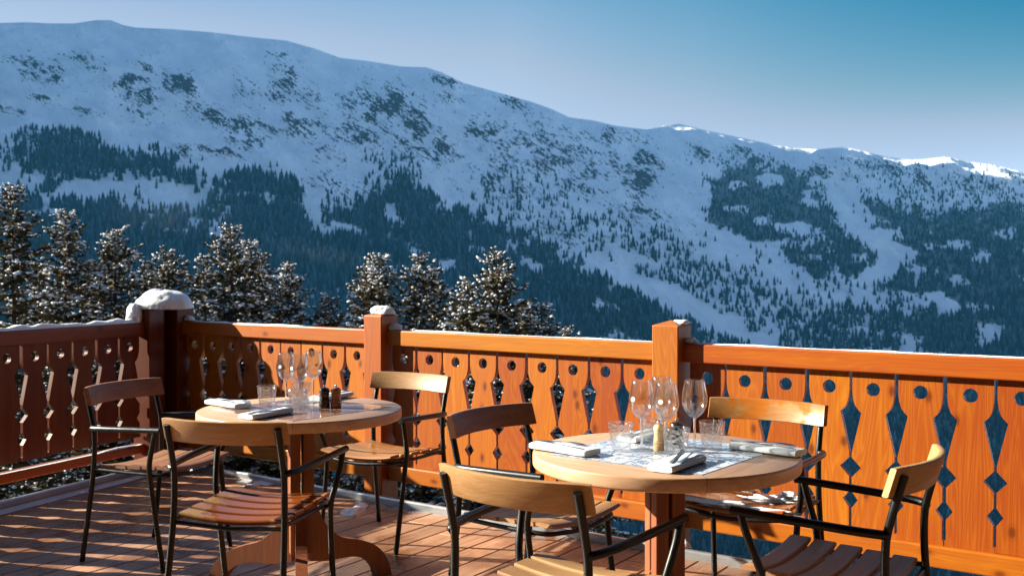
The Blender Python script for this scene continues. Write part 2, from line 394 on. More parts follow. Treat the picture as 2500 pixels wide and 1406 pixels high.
ratio = mathn(nt, 'MAXIMUM', ratio, mathn(nt, 'MULTIPLY', zenith_lift, .60))
cg[1] = mathn(nt, 'MULTIPLY', mathn(nt, 'MAXIMUM', cg[1], mathn(nt, 'MULTIPLY', cg[0], 1.36)), mathn(nt, 'SUBTRACT', 1.0, mathn(nt, 'MULTIPLY', zenith_lift, .12)))
boost = mathn(nt, 'ADD', mathn(nt, 'MULTIPLY', zenith_lift, 1.7), 1.0)
for ch_i, c_ in enumerate((mathn(nt, 'MULTIPLY', cg[0], ratio), cg[0], cg[1])):
    nt.links.new(mathn(nt, 'MULTIPLY', mathn(nt, 'DIVIDE', c_, .15), boost), cc_.inputs[ch_i])
nt.links.new(cc_.outputs[0], bg.inputs[0])
bg.inputs[1].default_value = .15
S.view_settings.view_transform = 'Standard'; S.view_settings.look = 'None'; S.view_settings.exposure = 0; S.view_settings.gamma = 1
S.cycles.use_denoising = True
S.cycles.max_bounces = 10; S.cycles.diffuse_bounces = 1; S.cycles.transparent_max_bounces = 24; S.cycles.transmission_bounces = 10
S.cycles.sample_clamp_indirect = 6

# ------------------------------------------------------------------ terrace frame
PHI = .6243
r_ = Vector((math.cos(PHI), -math.sin(PHI), 0)); n_ = Vector((math.sin(PHI), math.cos(PHI), 0))   # along / out of the long railing
P2 = Vector((-.7604, 5.9772, 0))
AA = .3986
a_ = Vector((-math.sin(AA), -math.cos(AA), 0)); ai_ = Vector((math.cos(AA), -math.sin(AA), 0))     # along the left railing toward the viewer / into the deck
CA = P2 + r_*(-2.012)                          # inner face of the left railing starts here
RZB = -PHI; RZA = math.atan2(a_.y, a_.x)
D_ = .1937
ZT, ZB, ZL, ZLB, ZH = .940, .852, .151, .062, .779

def clip_keep(bm, p, nrm):                     # cut away what lies on the side nrm points to
    bmesh.ops.bisect_plane(bm, geom=bm.verts[:]+bm.edges[:]+bm.faces[:], plane_co=p, plane_no=nrm, clear_outer=True)
eB = P2 - n_*.228; eA = CA + ai_*.275          # where the deck boards stop
# deck boards
ang = R(56.5); mb = MB(); bw = .14
dm = bpy.data.meshes.new('terrace_deck'); bm = bmesh.new()
for i in range(-48, 52):
    x0, x1 = i*bw+.003, (i+1)*bw-.003
    cuts = [-6 + random.random()*3]
    while cuts[-1] < 10: cuts.append(cuts[-1]+4.0)
    for c0, c1 in zip(cuts, cuts[1:]):
        vs = [bm.verts.new(v) for v in ((c0+.002,x0,-.028),(c1-.002,x0,-.028),(c1-.002,x1,-.028),(c0+.002,x1,-.028),(c0+.002,x0,-.003),(c1-.002,x0,-.003),(c1-.002,x1,-.003),(c0+.002,x1,-.003),
              (c0+.004,x0+.003,0),(c1-.004,x0+.003,0),(c1-.004,x1-.003,0),(c0+.004,x1-.003,0))]
        for f in ((0,3,2,1),(0,1,5,4),(1,2,6,5),(2,3,7,6),(3,0,4,7),(4,5,9,8),(5,6,10,9),(6,7,11,10),(7,4,8,11),(8,9,10,11)): bm.faces.new([vs[k] for k in f])
Mi = Matrix.Rotation(-ang, 4, 'Z')
clip_keep(bm, Mi @ eB, Mi.to_3x3() @ n_); clip_keep(bm, Mi @ eA, Mi.to_3x3() @ (-ai_))
clip_keep(bm, Mi @ Vector((0,-3.2,0)), Mi.to_3x3() @ Vector((0,-1,0))); clip_keep(bm, Mi @ Vector((5.5,0,0)), Mi.to_3x3() @ Vector((1,0,0)))
bm.to_mesh(dm); bm.free(); dm.materials.append(M['deck'])
deck = bpy.data.objects.new('terrace_deck', dm); COL.objects.link(deck); deck.rotation_euler.z = ang; tag(deck, kind='structure')

def line_x(p, d, q, e):                        # crossing of two ground lines
    det = d.x*(-e.y)+e.x*d.y; w_ = q-p
    s = (w_.x*(-e.y)+e.x*w_.y)/det; return p+d*s
def strip(name, o0, o1, z0, z1, mt, la=5.6, lb=5.6, bev=0):
    mb = MB(); pts = []
    for o in (o0, o1):
        pb = P2+n_*o; pa = CA+ai_*(.047-o)
        c = line_x(pb, r_, pa, a_); pts.append((pa+a_*la, c, pb+r_*lb))
    poly = [pts[0][0], pts[0][1], pts[0][2], pts[1][2], pts[1][1], pts[1][0]]
    n = len(poly)
    vs = [(p.x,p.y,z0) for p in poly]+[(p.x,p.y,z1) for p in poly]
    fs = [(0,1,4,5),(1,2,3,4),(11,10,7,6),(10,9,8,7)]+[(i,(i+1)%n,n+(i+1)%n,n+i) for i in range(n)]
    mb.add(vs, fs); o = mb.build(name, mt, bevel=bev); 
    bmx = bmesh.new(); bmx.from_mesh(o.data); bmesh.ops.recalc_face_normals(bmx, faces=bmx.faces); bmx.to_mesh(o.data); bmx.free()
    return tag(o, kind='structure')
strip('edge_flashing', -.228, -.196, -.06, .038, M['flashing'], bev=.006)
strip('deck_fascia', -.190, -.085, -.30, -.004, M['rail_x'])
under = MB(); cpt = line_x(P2-n_*.24, r_, CA+ai_*.29, a_)
under.prism([tuple((cpt+a_*10)[:2]), tuple(((cpt+a_*10)+Vector((9,0,0)))[:2]), tuple((cpt+r_*8)[:2]), tuple(cpt[:2])][::1], -.35, -.05)
tag(under.build('deck_frame', M['dark_wood']), kind='structure')

# ------------------------------------------------------------------ railing
def board_mesh(name, zbot=.151):
    half = D_/2
    sl = [(.852,.0078),(.775,.0078),(.755,.0090),(.735,.0115),(.718,.0160),(.704,.0210),(.690,.0315),(.674,.0470),(.62,.0345),(.56,.0205),(.52,.0112),(.498,.0065),(.479,.0065),(.436,.0465),(.393,.0065),(.331,.0065),(.295,.033),(.259,.0065),(zbot+.025,.0065),(zbot+.021,.001),(zbot,.001)]
    right = [(half-s, z) for z, s in sl]
    outer = right[::-1]
    outer = [(x,z) for x,z in outer] + [(-x,z) for x,z in right]
    hole = [(.029*math.cos(2*math.pi*k/28), ZH+.029*math.sin(2*math.pi*k/28)) for k in range(28)]
    tri = geometry.tessellate_polygon([[Vector((x,z,0)) for x,z in outer],[Vector((x,z,0)) for x,z in hole]])
    al = outer+hole; n = len(al); no = len(outer); t = .028; c = .0025
    mb = MB(); mb.v = [(x,0,z) for x,z in al]+[(x,t,z) for x,z in al]
    mb.f = [tuple(f) for f in tri]+[tuple(i+n for i in f) for f in tri]
    mb.f += [(i,(i+1)%no,n+(i+1)%no,n+i) for i in range(no)]+[(no+i,no+(i+1)%28,n+no+(i+1)%28,n+no+i) for i in range(28)]
    me = mb.mesh(name); b = bmesh.new(); b.from_mesh(me); bmesh.ops.recalc_face_normals(b, faces=b.faces); b.to_mesh(me); b.free()
    me.materials.append(M['rail_z']); return me
BM_ = board_mesh('baluster_board'); BMA_ = board_mesh('baluster_board', .166); BMA_.materials[0] = M['rail_shade_z']
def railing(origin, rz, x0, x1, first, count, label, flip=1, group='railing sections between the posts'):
    mx_ = M['rail_x'] if flip > 0 else M['rail_shade_x']
    t = empty('railing', origin, rz); tag(t, label, 'railing', group)
    y0, y1 = sorted((.0, .068*flip)); 
    m = MB(); m.box((x0,y0,ZB),(x1,y1,ZT)); m.build('top_rail', mx_, t, bevel=.006, seg=2)
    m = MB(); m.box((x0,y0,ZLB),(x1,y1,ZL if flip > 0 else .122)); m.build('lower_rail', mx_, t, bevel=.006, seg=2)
    for k in range(count):
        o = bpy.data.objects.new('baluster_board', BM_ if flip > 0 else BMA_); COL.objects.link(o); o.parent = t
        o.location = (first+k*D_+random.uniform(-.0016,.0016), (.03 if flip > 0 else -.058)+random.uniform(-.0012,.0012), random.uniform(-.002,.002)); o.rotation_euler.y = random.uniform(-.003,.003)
    return t
OB = P2 + n_*.047
railing(OB, RZB, -1.935, -.12, -1.8226, 9, 'orange timber railing section behind the left table, right of the corner post')
railing(OB, RZB, -.02, 1.79, .1058, 9, 'orange timber railing section between the two free standing square posts')
railing(OB, RZB, 1.88, 3.68, 2.017, 9, 'orange timber railing section nearest the viewer, running out of the right edge of the photo')
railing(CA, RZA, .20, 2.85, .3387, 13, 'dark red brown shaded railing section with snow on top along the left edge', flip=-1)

def post(t, label, peak=True):
    o = P2 + r_*t; root = empty('railing_post', o, RZB); tag(root, label, 'post', 'timber posts of the railing')
    m = MB(); s = .14; z = 1.026
    m.add([(-s,0,-.32),(0,0,-.32),(0,s,-.32),(-s,s,-.32),(-s,0,z),(0,0,z),(0,s,z),(-s,s,z),(-s/2,s/2,z+.024)],
          [(0,3,2,1),(0,1,5,4),(1,2,6,5),(2,3,7,6),(3,0,4,7),(4,5,8),(5,6,8),(6,7,8),(7,4,8)])
    m.build('post_shaft', M['post_z'], root, bevel=.005, seg=2); return root
post(0, 'orange square railing post with a rounded snow lump, behind the left table')
post(1.9065, 'orange square railing post with a pointed top, right behind the wine glasses')
post(3.813, 'railing post at the near right end of the terrace')
root = empty('corner_post', P2 + r_*(-2.0), 0); tag(root, 'thick dark red corner post under a large snow cap', 'post', 'timber posts of the railing')
a1 = CA+ai_*.047+a_*.2345; a2 = CA+ai_*.047+a_*.0945; bfl = P2+r_*(-2.052); bfr = P2+r_*(-1.912); bbr = bfr+n_*.14; bbl = bfl+n_*.14; a4 = a1-ai_*.14; a3 = a2-ai_*.14
m = MB(); m.prism([tuple((q-root.location)[:2]) for q in (a1, a2, bfl+r_*.012, bfr, bbr, bbl, a3, a4)], -.32, 1.03)
m.build('post_shaft', M['rail_shade_z'], root, bevel=.005, seg=2)

# unseen building, windows included, added behind and above the viewer to block skylight
ch_ = empty('sky_blocker', n_*-2.3, RZB); tag(ch_, 'unseen dark timber building added behind and over the terrace to block sky light', 'sky_blocker')
m = MB(); m.box((-4.8,-9,-3),(15,0,8.6)); m.build('rear_blocker', M['dark_wood'], ch_)
m = MB(); m.box((1.5,.002,-3),(13,9.5,8.6)); m.build('side_blocker', M['dark_wood'], ch_)  # unseen mass added to cut sky light from the right
m = MB(); m.box((-6.2,.004,4.0),(1.498,6.6,4.25)); m.build('overhead_blocker', M['dark_wood'], ch_)  # unseen cover added over the terrace to darken its shade
m = MB(); m.add([(-6,2.6,8.7),(16,2.6,8.7),(16,-4.5,12.5),(-6,-4.5,12.5),(-6,-11.6,8.7),(16,-11.6,8.7),(-6,2.6,9.0),(16,2.6,9.0),(16,-4.5,12.9),(-6,-4.5,12.9),(-6,-11.6,9.0),(16,-11.6,9.0)],
      [(0,1,2,3),(3,2,5,4),(9,8,7,6),(10,11,8,9),(0,6,7,1),(4,5,11,10),(1,7,8,2),(2,8,11,5),(3,9,6,0),(4,10,9,3)]); m.build('roof_blocker', M['dark_wood'], ch_)
for wx in (-3,1,5,9): 
    m = MB(); m.box((wx,.0,.1),(wx+2.2,.05,2.3)); fw = m.build('window_frame', M['rail_x'], ch_)
    m = MB(); m.box((wx+.12,.05,.22),(wx+2.08,.06,2.18)); m.build('window_pane', M['black'], fw)

# ------------------------------------------------------------------ snow lumps
def hash3(i, j, k): 
    v = math.sin(i*127.1+j*311.7+k*74.7)*43758.5453; return v-math.floor(v)
def vnoise(p, s):
    x,y,z = p[0]*s,p[1]*s,p[2]*s; i,j,k = math.floor(x),math.floor(y),math.floor(z); u,v,w_ = x-i,y-j,z-k
    u,v,w_ = (t*t*(3-2*t) for t in (u,v,w_)); res = 0
    for a in (0,1):
        for b in (0,1):
            for c in (0,1):
                res += hash3(i+a,j+b,k+c)*(u if a else 1-u)*(v if b else 1-v)*(w_ if c else 1-w_)
    return res
def snow_blob(name, loc, size, label, rz=0, rough=.25, groove=None, sub=4, flat=.35, seed=0, freq=3.0, parent=None, group=None):
    b = bmesh.new(); bmesh.ops.create_icosphere(b, subdivisions=sub, radius=1)
    for v in b.verts:
        p = v.co.copy(); q = p+Vector((seed*3.7,seed*1.3,seed*2.1))
        d = 1+rough*(vnoise(q, freq*.5)-.5)*1.6+rough*.5*(vnoise(q, freq*1.7)-.5)+rough*.16*(vnoise(q, freq*5)-.5)
        sx = math.copysign(abs(p.x)**.85, p.x); sy = math.copysign(abs(p.y)**.85, p.y)
        p = Vector((sx, sy, p.z))*d
        if groove is not None: p.z *= 1-.28*math.exp(-((p.x-groove)/.07)**2)
        if p.z < 0: p.z *= flat
        v.co = Vector((p.x*size[0], p.y*size[1], p.z*size[2]))
    me = bpy.data.meshes.new(name); b.to_mesh(me); b.free(); me.materials.append(M['snow'])
    me.polygons.foreach_set('use_smooth', [True]*len(me.polygons))
    o = bpy.data.objects.new(name, me); COL.objects.link(o); o.location = loc; o.rotation_euler.z = rz
    if label: tag(o, label, 'snow', group)
    if parent: o.parent = parent
    return o
cp = (a1+a4+bbr+bfr)/4
snow_blob('snow_mound', (cp.x-.01, cp.y, 1.035), (.195,.15,.125), 'large rounded white snow cap on the dark corner post', RZB+.25, .22, .05, seed=1, flat=.1)
snow_blob('snow_lump', tuple(a4+Vector((.03,-.05,.985))), (.045,.06,.07), 'small snow lump hanging beside the corner post over the shaded railing', 0, .6, seed=2, sub=3, flat=.9)
p2c = P2+n_*.07-r_*.05
snow_blob('snow_lump', (p2c.x, p2c.y, 1.038), (.068,.055,.052), 'white snow lump on the post behind the left table', RZB, .4, seed=3, flat=.15)
p3c = P2+r_*1.875+n_*.09
snow_blob('snow_lump', (p3c.x, p3c.y, 1.034), (.04,.035,.017), 'thin flat snow scrap on top of the post behind the wine glasses', RZB, .7, seed=4, sub=3)
for t, s, sd, lab in ((-1.905,.05,5,'small snow wedge on the rail touching the corner post'),(.03,.055,6,'small snow wedge on the rail right of the post behind the left table'),(1.935,.04,7,'small snow wedge on the rail right of the post behind the wine glasses')):
    q = P2+r_*t+n_*.085
    snow_blob('snow_wedge', (q.x,q.y,.945), (s,.026,s*.62), lab, RZB, .5, seed=sd, sub=3, flat=.2)
def snow_strip(name, o, d, s, length, width, hmax, label, z, seed, step=.02, thr=.25):
    m = MB(); n = int(length/step); k = 7; vs = []
    for i in range(n+1):
        f = vnoise((i*step*2.2+seed*9, seed, 0), 1.6)*.6+vnoise((i*step*9+seed*5, 0, seed), 1.3)*.4
        h = max(.0015, (f-thr)*hmax*1.6)*min(1, i/4, (n-i)/4+.01); 
        for j in range(k):
            t = -1+2*j/(k-1); wv = width*(.86+.3*(vnoise((i*step*6, j, seed), 1.1)-.5))
            p = o+d*(i*step)+s*(t*wv/2); vs.append((p.x,p.y,z+h*(1-t**4)**.6*(.75+.5*vnoise((i*step*14,j*1.3,seed),1.0))+.0008))
    fs = [(i*k+j, i*k+j+1, (i+1)*k+j+1, (i+1)*k+j) for i in range(n) for j in range(k-1)]
    m.add(vs, fs); ob = m.build(name, M['snow'], smooth=True)
    bmx = bmesh.new(); bmx.from_mesh(ob.data); bmesh.ops.recalc_face_normals(bmx, faces=bmx.faces)
    if sum(f.normal.z for f in bmx.faces) < 0: bmesh.ops.reverse_faces(bmx, faces=bmx.faces)
    bmx.to_mesh(ob.data); bmx.free()
    return tag(ob, label, 'snow')
snow_strip('rail_snow', CA-ai_*.034+a_*.24, a_, ai_, 2.4, .064, .030, 'thin uneven snow ridge along the top of the shaded left railing', ZT, 3)
snow_strip('rail_snow', P2+n_*.085-r_*1.75, r_, n_, 1.0, .05, .010, 'thin patchy snow on the rail right of the corner post', ZT, 5, thr=.42)
snow_strip('rail_snow', P2+n_*.085+r_*1.95, r_, n_, 1.72, .056, .006, 'thin bright frost line along the top of the nearest right railing', ZT, 15, thr=.15)
snow_strip('rail_snow', P2+n_*.090+r_*.12, r_, n_, 1.62, .045, .007, 'faint frost on the top rail between the two free standing posts', ZT, 17, thr=.3)
snow_strip('rail_snow', CA-ai_*.0+a_*.27, a_, ai_, 2.3, .03, .030, 'ragged snow lying along the lower rail of the shaded left railing', .122, 8, thr=.55)
q = CA+ai_*.345+a_*2.2; q2 = CA+ai_*.345+a_*.1; dd = (q2-q).normalized()
snow_strip('deck_snow', q-dd*.6, dd, Vector((-dd.y,dd.x,0)), (q2-q).length+.5, .12, .010, 'sunlit strip of frozen snow on the deck along the left edge', .001, 11)
for i, (px, py, sx, sy, lab) in enumerate(((640,1178,.10,.05,'crumbled snow on the deck edge behind the front left chair'),(615,1186,.05,.03,'tiny snow crumb on the deck edge left of the crumbled snow'),(865,1245,.12,.05,'flat snow patch on the deck under the far chair'),(1672,1338,.03,.02,'snow clump at the foot of the post behind the right table'),(560,1262,.10,.035,'flat icy snow patch on the deck between the two left chairs'))):
    q = at_z(px, py, 0); snow_blob('snow_patch', (q.x,q.y,.0 if i!=3 else .01), (sx,sy,.012 if i!=3 else .03), lab, RZB+i, .7, seed=20+i, sub=3, flat=.05)

# ------------------------------------------------------------------ chairs
def slat_mesh(y0, y1, z, hw, front):
    m = MB(); nx, t = 14, .018; ys = []
    prof = [(y0+.004,0),(y0+.0005,-.004),(y0,-.5*t),(y0+.001,-t+.002),(y0+.004,-t),(y1-.004,-t),(y1-.001,-t+.002),(y1,-.5*t),(y1-.0005,-.004),(y1-.004,0)]
    if front: prof = prof[:5]+[(y1-.010,-t),(y1-.002,-t+.005),(y1,-.5*t),(y1-.004,-.004),(y1-.011,0)]
    k = len(prof); vs = []
    for i in range(nx+1):
        x = -hw+2*hw*i/nx; dz = .017*(x/hw)**2
        e = .003 if i in (0,nx) else 0
        for (y,zz) in prof: vs.append((x, y, z-.017+dz+zz*(1 if not e else .75)-e*.4))
    fs = [(i*k+j,(i)*k+(j+1)%k,(i+1)*k+(j+1)%k,(i+1)*k+j) for i in range(nx) for j in range(k)]
    fs += [tuple(range(k-1,-1,-1)), tuple(nx*k+j for j in range(k))]
    m.add(vs, fs); return m
def back_mesh():
    m = MB(); nx = 22; vs = []; hw = .236; t = .020
    sec = [(-.5,-.94),(-.32,-1),(.32,-1),(.5,-.94),(.5,.94),(.32,1),(-.32,1),(-.5,.94)]
    k = len(sec)
    for i in range(nx+1):
        u = -1+2*i/nx; x = hw*u; yc = -.221-.058*(1-u*u)
        nx_ = 2*.058*u/hw; ln = math.hypot(1, nx_)
        for (a,b) in sec:
            z = .733+b*.041; y = yc+a*t/ln+(-.28)*(z-.733); xx = x-a*t*nx_/ln*1.0
            e = 1-.05*(abs(u)>.99)
            vs.append((xx, y, .733+(z-.733)*e))
    fs = [(i*k+j,i*k+(j+1)%k,(i+1)*k+(j+1)%k,(i+1)*k+j) for i in range(nx) for j in range(k)]
    fs += [tuple(range(k-1,-1,-1)), tuple(nx*k+j for j in range(k))]
    m.add(vs, fs); return m
def fixn(o):
    b = bmesh.new(); b.from_mesh(o.data); bmesh.ops.recalc_face_normals(b, faces=b.faces); b.to_mesh(o.data); b.free(); return o
def make_chair():
    t = empty('armchair')
    ys = [-.190+.0805*i for i in range(6)]
    for i in range(5):
        z = .419+.018*(i+.5)/5
        fixn(slat_mesh(ys[i], ys[i+1]-.009, z+.012, .206, i==4).build('seat_slat', M['teak'], t, angle=40))
    fixn(back_mesh().build('backrest', M['teak'], t, angle=50))
    for s in (1,-1):
        m = MB(); m.tube(catmull([(s*.227,-.268,0),(s*.220,-.235,.22),(s*.214,-.210,.42),(s*.212,-.207,.56),(s*.212,-.222,.64),(s*.212,-.254,.752)],6), .0115, 12); fixn(m.build('leg', M['black'], t, angle=50))
        m = MB(); m.tube(catmull([(s*.262,.176,.604),(s*.259,.160,.55),(s*.247,.132,.47),(s*.237,.123,.42),(s*.232,.130,.34),(s*.228,.155,.17),(s*.225,.184,0)],6), .0115, 12); fixn(m.build('leg', M['black'], t, angle=50))
        m = MB(); m.tube(catmull([(s*.214,-.212,.590),(s*.232,-.196,.594),(s*.248,-.13,.598),(s*.258,.0,.604),(s*.264,.205,.612)],6), .0125, 12); fixn(m.build('armrest', M['black'], t, angle=50))
    m = MB()
    fr = [(.214,-.205,.412),(.214,-.05,.408),(.214,.10,.404),(.236,.124,.404)]
    loop = catmull([(-.214,-.208,.412),(-.210,0,.408),(-.200,.150,.408),(-.150,.185,.404),(0,.192,.394),(.150,.185,.404),(.200,.150,.408),(.210,0,.408),(.214,-.208,.412)],5)
    m.tube(loop, .0085, 8)
    fixn(m.build('seat_frame', M['black'], t, angle=50))
    m = MB(); m.tube([(-.213,-.206,.400),(0,-.206,.388),(.213,-.206,.400)], .008, 8); fixn(m.build('seat_stretcher', M['black'], t, angle=50))
    for s in (1,-1):
        m = MB(); m.tube([(s*.200,.118,.404),(s*.240,.124,.41)], .008, 8); fixn(m.build('seat_bracket', M['black'], t, angle=50))
    return t
CH = [((-1.575,4.656),-112.4,'shaded black armchair at the far left, its back to the left railing',{'seat_slat':'teak_shade','backrest':'teak_shade'}),
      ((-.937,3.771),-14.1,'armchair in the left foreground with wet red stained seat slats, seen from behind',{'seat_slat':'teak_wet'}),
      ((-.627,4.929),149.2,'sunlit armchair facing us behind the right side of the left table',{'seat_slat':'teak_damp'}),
      ((.106,3.680),-129.1,'armchair left of the right table, with its plain backrest in shadow',{'backrest':'teak_shade'}),
      ((.140,2.798),-36.7,'nearest armchair at the bottom centre, its curved backrest turned to us',{}),
      ((.881,3.862),147.4,'armchair behind the right table with snow on its wet seat',{'seat_slat':'teak_wet','backrest':'teak_damp'}),
      ((.937,2.995),55.2,'armchair at the bottom right, seen side on and facing the right table',{})]
ch0 = make_chair(); chairs = [ch0]+[copy_tree(ch0) for _ in CH[1:]]
for c, ((x,y),a,lab,mm) in zip(chairs, CH):
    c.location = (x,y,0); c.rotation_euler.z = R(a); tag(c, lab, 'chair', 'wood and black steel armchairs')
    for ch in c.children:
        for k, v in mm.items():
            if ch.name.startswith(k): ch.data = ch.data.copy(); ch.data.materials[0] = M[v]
# snow on the seat of the chair behind the right table
def on_chair(i, p): c = chairs[i]; return Matrix.Translation(c.location) @ Matrix.Rotation(c.rotation_euler.z,4,'Z') @ Vector(p)
for k, (x, y, sx, sy, lab) in enumerate(((.02,.165,.19,.022,'crumbly ice along the front edge of the snowy chair seat'),(-.10,.03,.075,.026,'snow patch in the middle of the snowy chair seat'),(-.155,-.06,.05,.022,'snow patch at the right end of the snowy chair seat'),(.10,-.10,.09,.016,'icy crumbs along the rear slat of the snowy chair seat'))):
    p = on_chair(5, (x,y,.433+.012*(abs(x)/.2)**2)); snow_blob('seat_snow', p, (sx,sy,.012), lab, chairs[5].rotation_euler.z, 1.3, seed=40+k, sub=4, freq=9, flat=.1)

# ------------------------------------------------------------------ tables
TZ = .74
def make_table():
    t = empty('round_table'); r = .400; h = .041
    prof = [(0.0001,TZ-h),(r-.006,TZ-h),(r-.001,TZ-h+.004),(r,TZ-h+.008),(r,TZ-.006),(r-.0015,TZ-.002),(r-.005,TZ),(0.0001,TZ)]
    m = MB(); m.lathe(prof, 96); fixn(m.build('tabletop', M['table'], t, angle=40))
    m = MB(); m.box((-.255,-.255,TZ-.004),(.255,.255,TZ+.0012)); m.build('tile_inset', M['tile'], t, bevel=.0008)
    o = .026
    for sx in (1,-1):
        for sy in (1,-1):
            m = MB(); m.box((sx*o-.0205,sy*o-.0205,.17),(sx*o+.0205,sy*o+.0205,TZ-h)); p = m.build('column', M['pedestal'], t, bevel=.002)
    m = MB(); m.box((-.14,-.14,TZ-h-.014),(.14,.14,TZ-h-.001)); m.build('mounting_plate', M['black'], t)
    return t
def leg_mesh():
    # arched foot seen from the side: (distance from the column, height)
    top = catmull([(.03,.40,0),(.055,.36,0),(.10,.27,0),(.17,.205,0),(.26,.175,0),(.34,.14,0),(.40,.075,0),(.425,0,0)],5)
    low = catmull([(.03,.13,0),(.12,.115,0),(.22,.112,0),(.29,.09,0),(.335,.05,0),(.355,0,0)],5)
    poly = [(p.x,p.y) for p in low]+[(p.x,p.y) for p in top[::-1]]
    tri = geometry.tessellate_polygon([[Vector((x,z,0)) for x,z in poly]])
    n = len(poly); m = MB(); m.v = [(x,-.0225,z) for x,z in poly]+[(x,.0225,z) for x,z in poly]
    m.f = [tuple(f) for f in tri]+[tuple(i+n for i in f) for f in tri]+[(i,(i+1)%n,n+(i+1)%n,n+i) for i in range(n)]
    return m
def table(cx, cy, rz, colrot, legs, label, tile):
    t = make_table(); t.location = (cx,cy,0); t.rotation_euler.z = rz; tag(t, label, 'table', 'round wooden pedestal tables')
    for ch in t.children:
        if ch.name.startswith('column'):
            p = Matrix.Rotation(colrot-rz,4,'Z'); ch.rotation_euler.z = colrot-rz
        if ch.name.startswith('tile_inset'): ch.data.materials[0] = M[tile]
    for a in legs:
        o = fixn(leg_mesh().build('leg', M['pedestal'], t, bevel=.003)); o.rotation_euler.z = a-rz
    return t
T1 = table(-.8413, 4.0854, R(-37.5), R(18), (R(-78),R(42),R(162)), 'round wooden table on the left with reddish tile inset', 'tile2')
T2 = table(.4623, 3.1002, R(-37.5), R(14), (R(-70),R(50),R(170)), 'round wooden table on the right with blue and white tile inset', 'tile')
ZTT = TZ+.0014

# ------------------------------------------------------------------ table ware
def make_wineglass():
    t = empty('wine_glass')
    m = MB(); m.lathe([(.0042,.094),(.008,.0965),(.018,.103),(.029,.116),(.0365,.132),(.0392,.147),(.0385,.162),(.0355,.182),(.0310,.203),(.0294,.211),(.0287,.2115),(.0284,.210),(.0300,.203),(.0345,.182),(.0375,.162),(.0382,.147),(.0355,.133),(.028,.118),(.017,.106),(.006,.100),(.0001,.0995)], 40)
    fixn(m.build('bowl', M['glass'], t, smooth=True))
    m = MB(); m.lathe([(.0046,.0055),(.0040,.012),(.0034,.03),(.0034,.075),(.0038,.088),(.0043,.0945)], 16); m.build('stem', M['glass_solid'], t, smooth=True)
    m = MB(); m.lathe([(.0001,.0),(.0330,.0),(.0345,.0008),(.0330,.0018),(.020,.0030),(.009,.0045),(.0045,.0062),(.0001,.0062)], 40); m.build('foot', M['glass_solid'], t, smooth=True)
    return t
def emblem(parent, az, z=.157, rad=.0072):
    R0 = .0394; m = MB()
    vs = [(0,0,0)]; n = 20
    for k in range(n): vs.append((rad*math.cos(2*math.pi*k/n), 0, rad*math.sin(2*math.pi*k/n)))
    m.add(vs, [(0,1+(k+1)%n,1+k) for k in range(n)])
    def arc(cx, cz, r0, r1, a0, a1, k=8):
        v = []; 
        for i in range(k+1):
            a = a0+(a1-a0)*i/k; v += [(cx+r0*math.cos(a),-.0003,cz+r0*math.sin(a)),(cx+r1*math.cos(a),-.0003,cz+r1*math.sin(a))]
        m.add(v, [(2*i,2*i+1,2*i+3,2*i+2) for i in range(k)], 1)
    arc(0,0,rad*.50,rad*.66,R(200),R(345)); arc(-rad*.35,rad*.25,0.0001,rad*.13,0,2*math.pi); arc(rad*.35,rad*.25,.0001,rad*.13,0,2*math.pi)
    o = m.build('emblem', [M['emblem'],M['emblem_line']], parent)
    c = Vector((math.sin(az)*R0, -math.cos(az)*R0, z)); o.location = c; o.rotation_euler = (R(-6),0,az)
    return o
wg0 = make_wineglass(); first = True
WG = [((.395,3.13),-.72,'leftmost wine glass on the right table'),((.461,3.075),-.42,'front wine glass of the overlapping pair on the right table'),((.559,3.142),.95,'rightmost wine glass on the right table, standing apart'),((.472,3.245),.45,'rear wine glass of the overlapping pair on the right table'),
      ((-.923,4.195),-.65,'leftmost wine glass on the left table'),((-.857,4.13),-.8,'middle wine glass on the left table'),((-.828,4.28),.35,'rightmost wine glass on the left table')]
for (x,y), az, lab in WG:
    g = wg0 if first else copy_tree(wg0p); 
    if first: wg0p = wg0; first = False
    for ch in list(g.children):
        if ch.name.startswith('emblem'): bpy.data.objects.remove(ch)
    g.location = (x,y,ZTT); emblem(g, az + math.atan2(-x, y)*-1*0 + math.atan2(x,y)*-1); tag(g, lab, 'wine glass', 'stemmed wine glasses')
def make_tumbler():
    m = MB(); m.lathe([(.0001,.0),(.026,.0),(.0285,.0015),(.0298,.005),(.0340,.035),(.0385,.070),(.0402,.0835),(.0398,.0850),(.0388,.0848),(.0382,.0825),(.0365,.070),(.0318,.035),(.0285,.016),(.026,.0125),(.012,.0110),(.0001,.0108)], 48)
    return fixn(m.build('tumbler', M['glass_tex'], None, smooth=True))
tb0 = make_tumbler(); first = True
for (x,y), lab in (((.331,3.113),'leftmost crackled water tumbler on the right table'),((.482,3.01),'front crackled water tumbler on the right table, before the dark pepper mill'),((.612,3.14),'rightmost crackled water tumbler on the right table'),((.437,3.23),'rear crackled water tumbler on the right table, behind the pale mill'),
                   ((-.986,4.13),'leftmost water tumbler on the left table'),((-.842,4.035),'front water tumbler on the left table'),((-.875,4.27),'rear water tumbler on the left table, behind the wine glasses')):
    o = tb0 if first else tb0.copy()
    if not first: COL.objects.link(o)
    first = False; o.location = (x,y,ZTT); o.rotation_euler.z = random.random()*6; tag(o, lab, 'tumbler', 'crackled glass tumblers')
